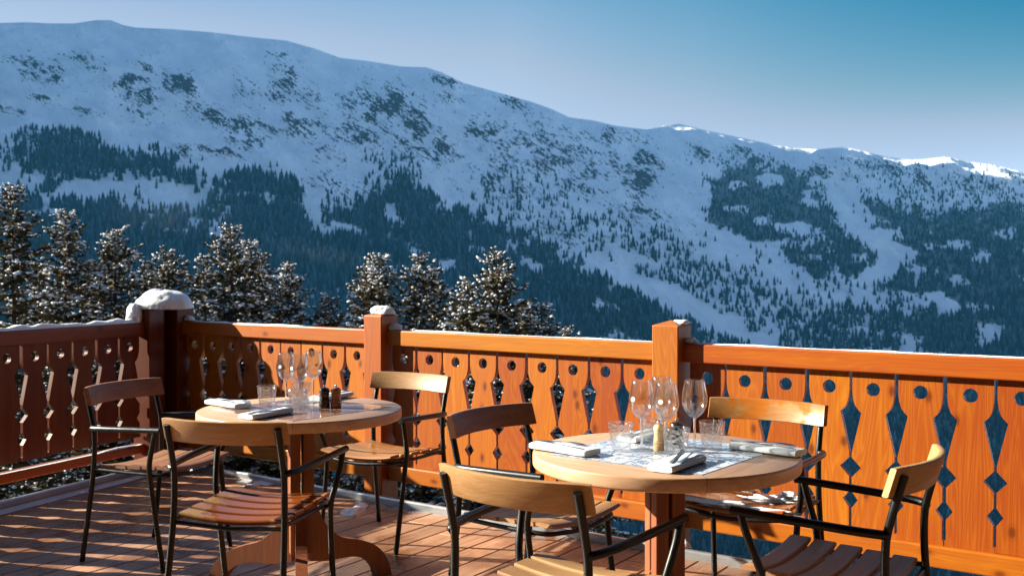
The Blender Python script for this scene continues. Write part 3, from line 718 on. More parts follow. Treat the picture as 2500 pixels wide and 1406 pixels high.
def make_mill(mt, x, y, lab, s=1.0, slim=1.0):
    t = empty('pepper_mill', (x,y,ZTT)); tag(t, lab, 'pepper mill', 'salt and pepper mills')
    k = slim
    m = MB(); m.lathe([(.0001,0),(.0205*k,0),(.0215*k,.002),(.0215*k,.018),(.0195*k,.0195),(.0195*k,.021),(.0215*k,.0225),(.0212*k,.027),(.0192*k,.0285),(.0192*k,.030),(.0205*k,.032),(.0185*k,.042),(.0178*k,.050),(.0195*k,.058),(.0170*k,.060),(.0001,.060)], 28); m.build('body', mt, t, angle=35)
    m = MB(); m.lathe([(.0001,.0605),(.0195*k,.0605),(.0208*k,.063),(.0208*k,.067),(.0195*k,.073),(.0150*k,.0785),(.008*k,.0815),(.0001,.082)], 28); m.build('head', mt, t, angle=35)
    m = MB(); m.lathe([(.0022,.0815),(.0028,.084),(.0048,.0855),(.0055,.088),(.0045,.0905),(.002,.0915),(.0001,.0917)], 16); m.build('knob', M['steel'], t, smooth=True)
    return t
make_mill(M['mill_dark'], -.748, 4.095, 'dark pepper mill on the left table')
make_mill(M['mill_brown'], -.703, 4.10, 'brown mill beside the dark one on the left table')
make_mill(M['mill_dark'], .508, 3.165, 'dark pepper mill on the right table, half hidden by a tumbler')
make_mill(M['mill_pale'], .446, 3.115, 'slim pale wooden mill in the middle of the right table', slim=.78)

def make_napkin():
    m = MB(); ln, wd, h = .218, .084, .021; nx = 16
    sec = []
    for k in range(24):
        a = 2*math.pi*k/24; c, s = math.cos(a), math.sin(a)
        x = math.copysign(abs(c)**.45, c)*wd/2; z = math.copysign(abs(s)**.6, s)*h/2
        if abs(s) < .2: x *= .965
        if .2 <= abs(s) < .6: x *= 1.0
        sec.append((x,z))
    vs = []; K = len(sec)
    for i in range(nx+1):
        u = -1+2*i/nx; e = 1-.10*(abs(u)**12)
        for (x,z) in sec:
            nz = .0035*(vnoise((u*2+5,x*30,z*40),1.3)-.5); vs.append((u*ln/2+nz*.6, x*e+nz*.5, h/2+z*e*(1+.06*math.sin(u*3+x*30))+nz*.5*(z>0)))
    fs = [(i*K+j,i*K+(j+1)%K,(i+1)*K+(j+1)%K,(i+1)*K+j) for i in range(nx) for j in range(K)]+[tuple(range(K-1,-1,-1)), tuple(nx*K+j for j in range(K))]
    m.add(vs, fs)
    # loose top fold: a second thin layer lying on the roll, hemmed to it
    return fixn(m.build('napkin', M['linen'], None, angle=60))
def ribbon_poly(poly, zf, t, name):
    tri = geometry.tessellate_polygon([[Vector((x,y,0)) for x,y in poly]]); n = len(poly); m = MB()
    m.v = [(x,y,zf(x)+t) for x,y in poly]+[(x,y,zf(x)) for x,y in poly]
    m.f = [tuple(f) for f in tri]+[tuple(i+n for i in f) for f in tri]+[(i,(i+1)%n,n+(i+1)%n,n+i) for i in range(n)]
    return fixn(m.build(name, M['steel'], None, bevel=.0005))
def make_fork():
    up = [(-.095,.0065),(-.09,.0085),(-.06,.0068),(-.02,.0042),(.01,.0032),(.035,.0034),(.048,.009),(.056,.0118)]
    tines = []
    for k in range(4):
        c = .0118-.0031-.0062*k*1.0 + .0008*k*0; y1, y0 = c+.0022, c-.0022
        y1 -= .0  
        tines += [(.060,y1),(.085,y1),(.098,y1-.0014),(.0985,y0+.0014),(.085,y0),(.060,y0)] if True else []
    lo = [(x,-y) for x,y in up[::-1]]
    poly = up+tines+lo
    poly = [(x,y*.85) for x,y in poly]
    # resample handle so that the curve of the fork can be followed
    zf = lambda x: .010+.006*math.sin((x+.03)*22) if x > -.03 else .010-(x+.03)*-.02
    return ribbon_poly(poly, zf, .0018, 'table_fork')
def make_knife():
    poly = [(-.105,.007),(-.06,.0066),(-.01,.005),(.0,.0052),(.05,.0078),(.09,.0082),(.104,.006),(.110,.0),(.106,-.005),(.09,-.0072),(.0,-.0058),(-.01,-.005),(-.06,-.0066),(-.105,-.007),(-.108,0)]
    poly = [(x,y*.68) for x,y in poly]
    return ribbon_poly(poly, lambda x: .0, .0026, 'table_knife')
nap0, fork0, knife0 = make_napkin(), make_fork(), make_knife(); first = True
NAP = [((.157,3.095),R(-43),0,'at the left edge of the right table',(-.03,.012,4),(-.012,-.014,-6)),((.462,2.862),R(54.6),0,'at the front of the right table',(.045,-.014,8),(.03,.016,16)),((.770,3.09),R(-42.6),0,'at the right edge of the right table',(-.025,.012,10),(-.02,-.006,-2)),((.432,3.345),R(50),0,'at the rear of the right table behind the glasses',(-.02,.012,0),(-.01,-.014,0)),
       ((-1.150,4.150),R(-41.7),0,'at the left edge of the left table',(.03,.01,6),(-.02,-.014,-4)),((-.925,3.862),R(60),0,'at the front of the left table',(.03,-.014,2),(-.005,.012,14)),((-.772,4.395),R(63),0,'at the rear of the left table behind the mills',(.0,.01,0),(.0,-.014,0))]
for (x,y), a, _, where, fk, kn in NAP:
    trio = [nap0, fork0, knife0] if first else [o.copy() for o in (nap0, fork0, knife0)]
    if not first:
        for o in trio: COL.objects.link(o)
    first = False
    Mx = Matrix.Translation((x,y,ZTT)) @ Matrix.Rotation(a,4,'Z')
    trio[0].location = (x,y,ZTT); trio[0].rotation_euler.z = a; tag(trio[0], 'white folded linen napkin '+where, 'napkin', 'folded white napkins')
    flip = 0
    for o, (dx,dy,da), nm, zz in ((trio[1], fk, 'fork', .0205), (trio[2], kn, 'knife', .0212)):
        o.location = Mx @ Vector((dx,dy,zz if nm=='knife' else zz-.009)); o.rotation_euler.z = a+R(da); tag(o, 'steel %s on the napkin %s' % (nm, where), nm, 'cutlery laid on the napkins')

# ------------------------------------------------------------------ terrain and mountain
rng = np.random.default_rng(5)
def vn2(x, y, seed):
    i, j = np.floor(x).astype(np.int64), np.floor(y).astype(np.int64); u, v = x-i, y-j
    u, v = u*u*u*(u*(u*6-15)+10), v*v*v*(v*(v*6-15)+10)
    def h(a, b):
        n = (a*374761393+b*668265263+seed*982451653) & 0x7fffffff
        n = ((n ^ (n >> 13))*1274126177) & 0x7fffffff
        return ((n ^ (n >> 16)) & 0xffff)/65535.0
    return (h(i,j)*(1-u)+h(i+1,j)*u)*(1-v)+(h(i,j+1)*(1-u)+h(i+1,j+1)*u)*v
def fbm(x, y, o=5, seed=1, g=.5):
    s = 0; a = 1; t = 0
    for k in range(o): s = s+a*vn2(x*2**k+17.3*k, y*2**k-9.1*k, seed+k); t += a; a *= g
    return s/t-.5
def px_dir(px, py):
    x, u = (np.asarray(px,float)-1250)/F, (703-np.asarray(py,float))/F
    wy, wz = CP+u*SP, -SP+u*CP
    return np.arctan2(x, wy), wz/np.hypot(x, wy)
def dir_px(az, te):                            # inverse of px_dir
    x, y = np.sin(az), np.cos(az)
    d = y*CP-te*SP; u = te*CP+y*SP
    return 1250+F*x/d, 703-F*u/d
CREST = [(-200,62),(0,57),(60,55),(120,58),(180,58),(235,50),(270,50),(300,62),(330,68),(420,72),(520,80),(600,90),(700,100),(770,120),(830,142),(900,150),(980,163),(1040,165),(1080,178),(1130,203),(1200,222),(1300,250),(1350,268),(1390,287),(1450,295),(1500,307),(1580,317),(1620,308),(1660,303),(1720,318),(1800,335),(1880,352),(1940,362),(2000,365),(2060,359),(2110,370),(2150,380),(2200,388),(2240,390),(2310,383),(2360,395),(2420,402),(2460,410),(2500,420),(2700,450)]
caz, cte = px_dir([p[0] for p in CREST], [p[1] for p in CREST])
az = np.concatenate([np.radians(np.linspace(-46,-29,40,endpoint=False)), np.radians(np.linspace(-29,29,1150)), np.radians(np.linspace(29.3,50,40))])
rr = np.concatenate([np.geomspace(7,640,60,endpoint=False), np.linspace(640,3700,400), np.linspace(3750,6500,24)])
A, RR = np.meshgrid(az, rr, indexing='ij')
X, Y = RR*np.sin(A), RR*np.cos(A)
T = np.interp(az, caz, cte)[:,None]
Rc = np.interp(np.degrees(az), [-46,-27,-5,6,9,27,50], [3100,3000,2950,2900,3250,3350,3400])[:,None]
r0, zf = 690.0, -235.0
near = np.where(RR < 30, -4.6-.40*(RR-7), -13.8-.335*(RR-30))
sft = np.clip((RR-r0)/(Rc-r0), 0, None)
zc = HC+Rc*T
up = zf+(zc-zf)*np.where(sft < 1, sft**1.12, 1)-np.where(sft > 1, (sft-1)*(Rc-r0)*.35, 0)
k = 40.0; Z = np.logaddexp(near/k, up/k)*k
amp = np.clip((RR-620)/700, 0, 1)
rid = 1-np.abs(fbm(X/520+Y/900, Y/420-X/1500, 4, 3)*2.6)
Z = Z+amp*(rid*46*np.clip(sft*1.2,.15,1)+fbm(X/260, Y/260, 4, 11)*52+fbm(X/70, Y/70, 4, 21)*30+fbm(X/22,Y/22,3,31)*4)
Z = Z+np.clip(1-RR/400,0,1)*np.clip(RR/20,0,1)*fbm(X/25, Y/25, 4, 41)*3
gk = np.exp(-.5*(np.arange(-60,61)/22.0)**2); gk /= gk.sum()
def fit_skyline(Z):                            # bring the skyline back to the surveyed profile after the noise
    for p, smooth in ((2,True),(2,True),(3,True),(14,False),(14,False),(14,False)):
        d = T-((Z-HC)/RR).max(1, keepdims=True)
        if smooth: d = np.convolve(np.pad(d[:,0], 60, mode='edge'), gk, 'valid')[:,None]
        Z = Z+d*RR*np.clip(sft,0,1)**p
    return Z
Z = fit_skyline(Z)
te = (Z-HC)/RR
PX, PY = dir_px(A, te)
nz1 = fbm(PX/90, PY/60, 4, 51); nz2 = fbm(PX/28, PY/22, 4, 61)

def inpoly(px, py, poly):
    ins = np.zeros(px.shape, bool); n = len(poly)
    for i in range(n):
        x0,y0 = poly[i]; x1,y1 = poly[(i+1)%n]
        c = ((y0 > py) != (y1 > py)) & (px < (x1-x0)*(py-y0)/((y1-y0) or 1e-9)+x0); ins ^= c
    return ins
LOWER = [(-80,520),(60,475),(130,468),(200,500),(270,498),(350,520),(470,520),(500,440),(560,428),(640,425),(700,437),(722,470),(760,560),(800,585),(790,480),(850,500),(920,485),(960,440),(1010,445),(1060,480),(1120,520),(1200,552),(1250,570),(1350,615),(1420,650),(1500,712),(1600,748),(1700,800),(1800,850),(1900,900),(2600,900),(2600,1500),(-80,1500)]
FOREST = [(LOWER,.95),
 ([(40,345),(75,320),(180,325),(250,350),(380,380),(430,400),(470,430),(500,470),(480,480),(400,440),(290,430),(200,440),(60,420),(20,400)],.85),
 ([(1700,520),(1740,470),(1760,400),(1800,390),(1880,400),(1950,420),(2000,450),(2010,500),(2040,540),(2100,590),(2140,620),(2130,670),(2080,700),(2020,690),(1950,660),(1890,600),(1830,590),(1780,570),(1730,560)],.95),
 ([(2080,480),(2200,500),(2260,520),(2350,520),(2600,470),(2600,900),(2300,900),(2180,780),(2160,700),(2200,650),(2250,640),(2200,590),(2130,540)],.9),
 ([(1850,900),(1900,850),(2000,760),(2150,730),(2250,790),(2400,900)],.7),
 ([(2040,390),(2150,400),(2300,420),(2500,440),(2600,470),(2350,520),(2200,500),(2090,470)],.45),
 ([(1400,520),(1560,560),(1700,600),(1720,680),(1560,640),(1430,600)],.45),
 ([(1540,670),(1700,640),(1860,700),(2000,770),(1900,840),(1760,770),(1640,720)],.5),
 ([(900,390),(1000,385),(1040,440),(960,470),(900,450)],.35),
 ([(1640,350),(1830,390),(1800,420),(1700,400)],.25),
 ([(1200,420),(1400,450),(1560,560),(1430,640),(1250,560),(1120,510)],.22),
 ([(1700,590),(2150,640),(2200,760),(2000,760),(1850,700),(1700,640)],.10),
 ([(0,300),(520,400),(500,520),(0,520)],.10)]
CLEAR = [[(130,470),(190,448),(260,442),(330,452),(320,480),(250,496),(170,492)], [(60,512),(110,505),(150,520),(140,545),(80,545)], [(330,470),(420,460),(500,480),(500,510),(420,515),(360,500)],
 [(790,535),(850,545),(910,580),(880,592),(820,570)], [(1060,640),(1110,640),(1115,672),(1075,670)], [(1260,625),(1330,640),(1320,668),(1270,660)],
 [(1440,645),(1500,655),(1570,682),(1640,700),(1700,735),(1800,790),(1870,835),(1960,880),(1880,875),(1790,830),(1690,775),(1600,730),(1520,705),(1470,670)],
 [(1840,430),(1910,430),(1905,452),(1860,458)], [(1870,540),(1990,548),(1980,575),(1900,570)], [(2250,720),(2330,735),(2350,770),(2290,775)], [(2380,790),(2460,800),(2440,830)],[(1130,600),(1190,610),(1180,625)], [(2010,440),(2060,520),(2150,580),(2240,620),(2200,660),(2160,690),(2120,700),(2145,630),(2100,590),(2035,530)]]
def density(px, py):
    d = np.zeros(px.shape)
    for q_ in range(4):
        jx = px+fbm(px/45, py/35, 4, 71)*70+fbm(px/13, py/10, 2, 200+q_)*44; jy = py+fbm(px/40, py/30, 4, 81)*52+fbm(px/13, py/10, 2, 220+q_)*38
        e_ = np.zeros(px.shape)
        for poly, v in FOREST: e_ = np.maximum(e_, inpoly(jx, jy, poly)*v)
        d += e_/4
    jx = px+fbm(px/30, py/20, 3, 91)*30; jy = py+fbm(px/30, py/20, 3, 95)*22
    for poly in CLEAR: d = np.where(inpoly(jx, jy, poly), d*.03, d)
    hole = np.clip((fbm(px/60, py/30, 4, 101)-.10)*9, 0, 1)
    return np.where(py > 905, np.maximum(d, .93), d*(1-hole*.85))
ROCKS = [(100,175,75,38,.9),(190,150,55,25,.6),(320,230,65,48,1.1),(350,165,25,16,.7),(430,205,55,32,.9),(490,270,70,20,.9),(690,200,42,62,1.1),(610,225,55,42,.7),(730,310,62,40,.9),(560,300,110,28,1.0),(590,340,60,24,.9),(890,290,62,60,1.15),(970,275,95,62,.95),(1040,350,85,52,1.0),(880,330,80,50,.8),(1100,215,45,45,.7),(1190,330,55,32,1.0),(1270,260,50,40,.6),(1380,400,220,110,.62),(1560,420,55,70,.95),(1230,450,160,70,.6),(100,245,40,12,.9),(30,275,50,12,.9),(200,275,60,14,.6),(540,375,60,12,.9),(800,380,60,30,.6),(1480,330,120,40,.55),(1560,520,120,50,.6),(1720,380,60,20,.7),(1810,370,45,16,.9),(2000,420,90,25,.7),(2200,430,160,30,.6),(2400,460,120,30,.6),(1650,640,120,40,.45),(850,470,120,40,.5),(1330,560,180,50,.55),(760,240,60,40,.6),(460,380,50,30,.6)]
rock = np.zeros(PX.shape)
wx, wy = PX+nz1*60, PY+nz1*30
for (cx,cy,sx,sy,v) in ROCKS:
    dx, dy = wx-cx, wy-cy; rock = np.maximum(rock, v*np.exp(-((dx/sx)**2+((dy-dx*.25)/sy)**2)*.9))
rock = np.clip(np.minimum(rock*1.15,.92)*np.clip(.82+fbm(PX/36+PY/60, PY/17-PX/52, 4, 161)*2.2, .3, 1.15)+nz2*.35, 0, 1.1)*(RR > 640)
crag = 1-np.abs(fbm(X/75+Y/200, Y/60-X/140, 4, 131)*2.4)
Z = Z+np.clip(rock,0,1)*(crag*22+fbm(X/20,Y/17,3,141)*9-10)*np.clip((RR-640)/300,0,1)
Z = fit_skyline(Z); te = (Z-HC)/RR; PX, PY = dir_px(A, te)
dens = density(PX, PY)*(RR > 640)

def grid_mesh(name, X, Y, Z):
    na, nr = X.shape; me = bpy.data.meshes.new(name); nv = na*nr
    me.vertices.add(nv); me.vertices.foreach_set('co', np.stack([X,Y,Z],-1).astype(np.float32).ravel())
    i = np.arange((na-1)*(nr-1)); a = (i//(nr-1))*nr+i%(nr-1)
    q = np.stack([a, a+nr, a+nr+1, a+1], 1).astype(np.int32); nf = len(q)
    me.loops.add(nf*4); me.loops.foreach_set('vertex_index', q[:,::-1].ravel())
    me.polygons.add(nf); me.polygons.foreach_set('loop_start', np.arange(0, nf*4, 4, dtype=np.int32))
    me.polygons.foreach_set('use_smooth', np.ones(nf, bool)); me.update(calc_edges=True); me.validate()
    return me
me = grid_mesh('mountain', X, Y, Z)
ca = me.color_attributes.new('mask', 'FLOAT_COLOR', 'POINT')
ca.data.foreach_set('color', np.stack([rock, dens, 0*rock, 0*rock+1], -1).astype(np.float32).ravel())
uv = me.attributes.new('slope_uv', 'FLOAT_VECTOR', 'POINT')
uv.data.foreach_set('vector', np.stack([PX/1000, -PY/1000*1.0, 0*PX], -1).astype(np.float32).ravel())
me.materials.append(M['mountain'])
mo = bpy.data.objects.new('mountain', me); COL.objects.link(mo); tag(mo, kind='structure')

# unseen ridge added to the left, shaped to put the far slope in shade
sx_, sy_ = math.cos(SUN_AZ), math.sin(SUN_AZ); te_ = math.tan(SUN_EL)
Q = X*sx_+Y*sy_; Wp = X*sy_*-1*-1*0+(-X*-sy_+Y*-sx_)  # distance toward the sun / sideways to it
Wp = X*sy_-Y*sx_
wb = np.linspace(120, 5200, 128)
vis = (RR > 650) & (np.abs(A) < R(28.5)) & (RR <= Rc*1.02)
crest_py = np.interp(PX, [p[0] for p in CREST], [p[1] for p in CREST])
lit_depth = np.interp(PX, [0,40,70,130,170,230,300,430,520,600,640,900,1250,1560,1600,1640,1750,1830,1900,2000,2100,2300,2500], [14,24,42,30,4,10,2,8,10,4,4,3,4,6,24,40,52,30,16,26,34,32,34])
shade = vis & (PY > crest_py+lit_depth)
base = Z-Q*te_
need = np.full(len(wb), -1e9); idx = np.clip(((Wp-wb[0])/(wb[1]-wb[0])).round().astype(int), 0, len(wb)-1)
np.maximum.at(need, idx[shade], base[shade])
ok = need > -1e8; need = np.interp(wb, wb[ok], need[ok])
qc = .94*wb+1500
H = need+qc*te_
wn_ = np.linspace(-5200, 100, 60); low = 4200*math.tan(R(14.5))*(1+.10*fbm(wn_/700, wn_*0, 4, 171))  # lower stretch added to block horizon glow and deepen the terrace shade
ramp_ = np.clip((wb-120)/420, 0, 1); ramp_ = ramp_*ramp_*(3-2*ramp_)
H = np.maximum(H, 300)
wb = np.concatenate([wn_, wb]); H = np.concatenate([low, H]); ramp_ = np.concatenate([np.ones(60), ramp_]); lowq = np.concatenate([np.full(60, 4200.0), qc]); lowH = np.concatenate([low, qc*math.tan(R(14.5))])
off = np.concatenate([np.linspace(-1500,-60,14), np.linspace(-40,40,5), np.linspace(70,2500,14)])
WW, OO = np.meshgrid(wb, off, indexing='ij')
HH = np.where(np.abs(OO) <= 41, H[:,None], H[:,None]-(np.abs(OO)-40)*np.where(OO<0, (H[:,None]+300)/1460, .7))
HL = lowH[:,None]-np.maximum(np.abs(OO)-40, 0)*np.where(OO<0, (lowH[:,None]+300)/1460, .7)
HH = HH*ramp_[:,None]+HL*(1-ramp_[:,None])
QQ = lowq[:,None]+OO
# back to x, y: X = Q*sx + W*sy ; Y = Q*sy - W*sx
me2 = grid_mesh('shading_ridge', QQ*sx_+WW*sy_, QQ*sy_-WW*sx_, np.maximum(HH, -300))
ca = me2.color_attributes.new('mask', 'FLOAT_COLOR', 'POINT'); me2.attributes.new('slope_uv', 'FLOAT_VECTOR', 'POINT')
me2.materials.append(M['mountain'])
ro = bpy.data.objects.new('shading_ridge', me2); COL.objects.link(ro); tag(ro, kind='structure')

# ------------------------------------------------------------------ far forest
env = np.maximum.accumulate(te, axis=1)
def hit(px, py):
    a, t = px_dir(px, py)
    ia = np.clip(np.searchsorted(az, a), 1, len(az)-1)
    j0 = np.searchsorted(rr, 650)
    e = env[ia][:, j0:]; k_ = (e < t[:,None]).sum(1)
    good = k_ < e.shape[1]-1; k_ = np.clip(k_, 0, e.shape[1]-1)+j0
    return ia, k_, good & (rr[k_] < Rc[ia,0]*1.0) & (k_ > j0)
def far_trees(n, ylo, yhi, filt):
    px = rng.uniform(-60, 2560, n); py = rng.uniform(ylo, yhi, n)
    keep = filt(px, py); px, py = px[keep], py[keep]
    ia, kk, good = hit(px, py); ia, kk, px, py = ia[good], kk[good], px[good], py[good]
    a = az[ia]+rng.uniform(-.0004,.0004,len(ia)); r = rr[kk]+rng.uniform(-4,4,len(ia))
    return r*np.sin(a), r*np.cos(a), Z[ia,kk], r, px, py
def conifers(name, x, y, z, h, tint, sides=5):
    # each tree: three stacked ragged skirts
    n = len(x); lv = [(.02,.42,.60),(.26,.36,.82),(.52,.25,1.0)]; V = []; Fc = []; Ct = []
    per = len(lv)*(sides+1)
    base = np.arange(n)*per
    for li, (b0, rad, t1) in enumerate(lv):
        ph = rng.uniform(0, 6.28, n)
        for s in range(sides):
            an = ph+2*math.pi*s/sides; rj = rad*rng.uniform(.65,1.15,n)*h*.52
            V.append(np.stack([x+np.cos(an)*rj, y+np.sin(an)*rj, z+h*(b0+rng.uniform(-.03,.05,n))], 1)); Ct.append(tint*rng.uniform(.7,1.0,n)[:,None])
        V.append(np.stack([x, y, z+h*t1], 1)); Ct.append(tint*rng.uniform(1.1,1.5,n)[:,None])
        o = li*(sides+1)
        for s in range(sides): Fc.append(np.stack([base+o+s, base+o+(s+1)%sides, base+o+sides], 1))
    V = np.stack(V, 1).reshape(-1,3); C = np.stack(Ct, 1).reshape(-1,3); Fc = np.concatenate(Fc).astype(np.int32)
    me = bpy.data.meshes.new(name); me.vertices.add(len(V)); me.vertices.foreach_set('co', V.astype(np.float32).ravel())
    me.loops.add(len(Fc)*3); me.loops.foreach_set('vertex_index', Fc.ravel()); me.polygons.add(len(Fc)); me.polygons.foreach_set('loop_start', np.arange(0,len(Fc)*3,3,dtype=np.int32))
    me.update(calc_edges=True)
    c = me.color_attributes.new('tint','FLOAT_COLOR','POINT'); c.data.foreach_set('color', np.concatenate([C, np.ones((len(C),1))],1).astype(np.float32).ravel())
    me.materials.append(M['forest']); return me
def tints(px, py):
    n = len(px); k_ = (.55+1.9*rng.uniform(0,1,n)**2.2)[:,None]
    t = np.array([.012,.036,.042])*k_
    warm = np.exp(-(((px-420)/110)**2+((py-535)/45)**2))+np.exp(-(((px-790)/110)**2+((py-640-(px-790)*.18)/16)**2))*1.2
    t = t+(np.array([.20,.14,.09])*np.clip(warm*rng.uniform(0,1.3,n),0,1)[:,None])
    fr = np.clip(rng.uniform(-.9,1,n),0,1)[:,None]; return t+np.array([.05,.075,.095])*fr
parts = []
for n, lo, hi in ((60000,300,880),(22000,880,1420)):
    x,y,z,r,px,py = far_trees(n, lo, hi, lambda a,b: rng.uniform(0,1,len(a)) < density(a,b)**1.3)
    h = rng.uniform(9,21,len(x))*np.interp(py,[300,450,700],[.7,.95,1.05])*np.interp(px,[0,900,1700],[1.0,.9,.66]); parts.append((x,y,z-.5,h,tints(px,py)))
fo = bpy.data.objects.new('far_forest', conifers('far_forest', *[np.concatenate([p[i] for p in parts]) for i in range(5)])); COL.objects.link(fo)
tag(fo, 'dark blue green conifer forest covering the lower mountainside', 'forest', kind='stuff')
print('far trees', sum(len(p[0]) for p in parts))
# single conifers standing apart on the open snow
protos = []
for k_ in range(4):
    one = np.zeros(1); protos.append(conifers('lone_conifer', one, one, one, np.ones(1), np.array([[.028,.046,.05]]), 7))
x,y,z,r,px,py = far_trees(9000, 330, 780, lambda a,b: (density(a,b) < .3) & (density(a,b) > .03) & (rng.uniform(0,1,len(a)) < .5))
sel = []
for i in range(len(x)):
    if all((px[i]-px[j])**2+((py[i]-py[j])*1.2)**2 > 26**2 for j in sel): sel.append(i)
    if len(sel) >= 150: break
for i in sel:
    o = bpy.data.objects.new('lone_conifer', protos[i % 4]); COL.objects.link(o); h = random.uniform(9,17)
    o.location = (x[i],y[i],z[i]-.4); o.scale = (h,h,h); o.rotation_euler.z = random.random()*6
    tag(o, 'small dark conifer standing apart on the snowy slope across the valley', 'conifer', 'single conifers scattered on the far snow')

# ------------------------------------------------------------------ spruces below the terrace
def ground_z(x, y):
    r = math.hypot(x, y); a = math.atan2(x, y)
    return float(Z[np.clip(np.searchsorted(az, a),0,len(az)-1), np.clip(np.searchsorted(rr, r),0,len(rr)-1)])
ICO = bmesh.new(); bmesh.ops.create_icosphere(ICO, subdivisions=1, radius=1)
ICO_V = np.array([v.co[:] for v in ICO.verts]); ICO_F = np.array([[v.index for v in f.verts] for f in ICO.faces]); ICO.free()
def tri_mesh(name, V, Fc, m_, smooth=False):
    me = bpy.data.meshes.new(name); V = np.asarray(V, np.float32); Fc = np.asarray(Fc, np.int32); k_ = Fc.shape[1]
    me.vertices.add(len(V)); me.vertices.foreach_set('co', V.ravel()); me.loops.add(len(Fc)*k_); me.loops.foreach_set('vertex_index', Fc.ravel())
    me.polygons.add(len(Fc)); me.polygons.foreach_set('loop_start', np.arange(0,len(Fc)*k_,k_,dtype=np.int32))
    if smooth: me.polygons.foreach_set('use_smooth', np.ones(len(Fc), bool))
    me.update(calc_edges=True); me.materials.append(m_); return me
def spruce(seed, h, spread=.27, top_gap=1.0, snow=1.0):
    g = np.random.default_rng(seed)
    TV, SV = [], []
    z = h-.12
    limbs = MB(); limbs.tube([(0,0,-1.5),(g.uniform(-.04,.04),g.uniform(-.04,.04),h*.5),(0,0,h)], .15, 7, r1=.008)
    ztop = z
    while z > h*.22:
        d0 = h-z; nb = int(g.integers(6,10)) if d0 > .6 else 4
        ph = g.uniform(0, 6.28)
        for b in range(nb):
            z_ = min(ztop, z+g.uniform(-.10,.10)*min(1,d0)); d = h-z_
            Lb = .10+d*spread*(1 if d < 4 else .9)
            an = ph+6.28*b/nb+g.uniform(-.5,.5); ll = Lb*g.choice([.5,.75,.9,1.0,1.2,1.38])*g.uniform(.85,1.1); up0 = .75-.17*d if d < 4 else -.1
            dirh = np.array([math.cos(an), math.sin(an), 0]); side = np.array([-math.sin(an), math.cos(an), 0])
            def P(t, z_=z_, ll=ll, up0=up0, d=d): return np.array([0,0,z_])+dirh*ll*t+np.array([0,0,1])*(up0*ll*t-(.28 if d>1 else .0)*ll*t*t+.10*ll*t**4)
            if ll > .3: limbs.tube([P(0),P(.5),P(.95)], .012+.006*ll, 4, caps=False, r1=.003)
            ns = max(3, int(ll/.060))
            for s in range(ns):
                t = (s+.6)/ns; p = P(t)
                if t < .22 and d > 1.2 and g.uniform() < .6: continue
                for sg in (1,-1,0):
                    if sg == 0 and s < ns-1 and g.uniform() < .5: continue
                    tl = (.10+.20*(1-t)*min(1,ll))*g.uniform(.6,1.3)*(1 if d > .5 else .6)
                    dv = dirh*.75+side*sg*g.uniform(.6,1.0)+np.array([0,0,g.uniform(-.35,.25)+(.3 if d<.8 else 0)]); dv /= np.linalg.norm(dv)
                    w1 = np.cross(dv, [0,0,1]); w1 /= np.linalg.norm(w1)+1e-6; w2 = np.cross(dv, w1); wd = .022+.016*g.uniform()
                    q = p+g.normal(0,.012,3); e = q+dv*tl
                    for wv in (w1*wd, w2*wd*.8): TV.append([q, q+dv*tl*.45+wv, e, q+dv*tl*.45-wv])
                    if g.uniform() < .48*snow*(1.0 if t > .4 else .5):
                        sc = g.uniform(.012,.028)*(1+.5*(g.uniform()<.12)); SV.append((q+dv*tl*g.uniform(.4,1.0)+np.array([0,0,sc*.5]), dv, w1, sc*g.uniform(1.1,2.2), sc*.95, sc*.65))
                if g.uniform() < .12*snow and ll > .4:
                    sc = g.uniform(.03,.07); SV.append((p+np.array([0,0,.03]), dirh, side, sc*1.6, sc*.8, sc*.42))
        z -= (.085 if d < .6 else .15+.03*min(d,4))*g.uniform(.85,1.15)
    TV = np.array(TV); n = len(TV)
    me = tri_mesh('crown', TV.reshape(-1,3), np.arange(n*4).reshape(n,4), M['needle'])
    sv = np.array([s[0] for s in SV]); n = len(SV)
    ax = [np.array([s[1] for s in SV])*np.array([s[3] for s in SV])[:,None], np.array([s[2] for s in SV])*np.array([s[4] for s in SV])[:,None]]
    az_ = np.cross(np.array([s[1] for s in SV]), np.array([s[2] for s in SV])); az_ *= np.sign(az_[:,2:3]+1e-9); az_ = az_*np.array([s[5] for s in SV])[:,None]
    iv = ICO_V[None]*g.uniform(.75,1.25,(n,len(ICO_V),1))
    VV = sv[:,None]+iv[:,:,0:1]*ax[0][:,None]+iv[:,:,1:2]*ax[1][:,None]+iv[:,:,2:3]*az_[:,None]
    FF = (ICO_F[None]+(np.arange(n)*len(ICO_V))[:,None,None]).reshape(-1,3)
    ms = tri_mesh('snow_load', VV.reshape(-1,3), FF, M['snow_tree'], True)
    ml = limbs.mesh('trunk'); ml.materials.append(M['bark'])
    return ml, me, ms
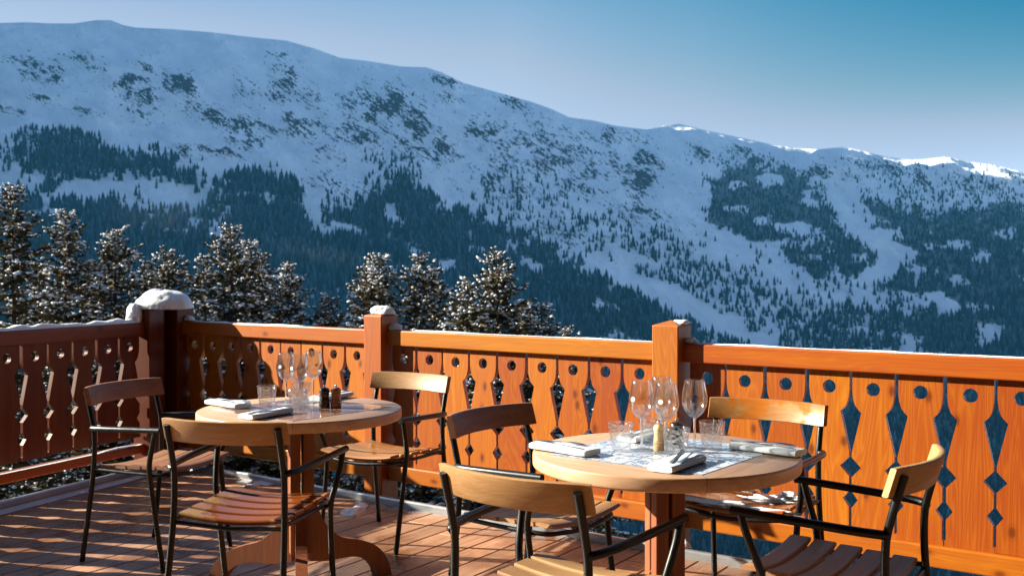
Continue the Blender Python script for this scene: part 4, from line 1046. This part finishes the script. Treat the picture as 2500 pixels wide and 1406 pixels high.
SPR = [spruce(100+i, 11.0, sp, snow=sn) for i, (sp, sn) in enumerate(((.33,1.0),(.28,1.1),(.36,1.2),(.26,.9),(.35,1.0),(.30,1.3)))]
TREES = [(30,452,17.5,0,1,'tall snow dusted spruce at the left edge, highest of the near trees'),(158,514,19,1,1,'slim snow dusted spruce, second from the left edge'),(280,560,19.5,2,1,'snowy spruce left of the corner post, third from the left edge'),(412,608,20,4,1,'dark spruce right above the corner post snow cap'),(360,632,22,3,1,'thin spruce top just left of the one above the corner post'),(498,620,21,3,1,'thin spruce top between the corner post and the tall middle spruce'),(563,550,19.5,0,1,'tallest spruce right of the corner post'),(606,588,20.5,1,1,'slim spruce leaning against the right side of the tallest middle spruce'),(638,615,22,3,1,'short spruce top at the right shoulder of the tallest middle spruce'),(705,642,20,5,1,'very snowy spruce left of the post behind the left table'),(802,724,20,2,1,'low bushy snowy spruce behind the rail, left of the near post'),(926,622,18.5,1,1,'pointed spruce directly above the post behind the left table'),(894,645,19.5,3,1,'thin second tip left of the spruce above the near post'),(1026,620,18.5,5,1,'snowy spruce right of the post behind the left table'),(1060,650,19.5,3,1,'thin second tip right of the snowy spruce by the near post'),(1213,612,17.5,4,1,'broad golden green spruce, the large one at the centre of the rail'),(1140,688,17,2,1,'snow laden spruce shoulder left of the broad golden spruce'),(1322,742,17.5,1,1,'small sunlit spruce tip, rightmost of the near trees'),(1285,735,18.5,3,1,'small spruce tip right of the broad golden spruce'),(1382,798,20,5,1,'tiny spruce tip barely above the rail at the centre'),(95,640,21,5,1,'snowy spruce filling the gap between the two leftmost spruces'),(222,655,21.5,1,1,'low snowy spruce between the second and third spruces'),(460,735,18,2,1,'low spruce with a snow pad right behind the corner post')]
for i, (px, py, dist, k_, _, lab) in enumerate(TREES):
    tip = at_y(px, py, dist); gz = ground_z(tip.x, tip.y)
    t = empty('spruce_tree', (tip.x, tip.y, tip.z-11.0), i*2.1); tag(t, lab, 'spruce', 'snow dusted spruces below the terrace')
    for nm, dm_ in zip(('trunk','crown','snow_load'), SPR[k_]):
        o = bpy.data.objects.new(nm, dm_); COL.objects.link(o); o.parent = t
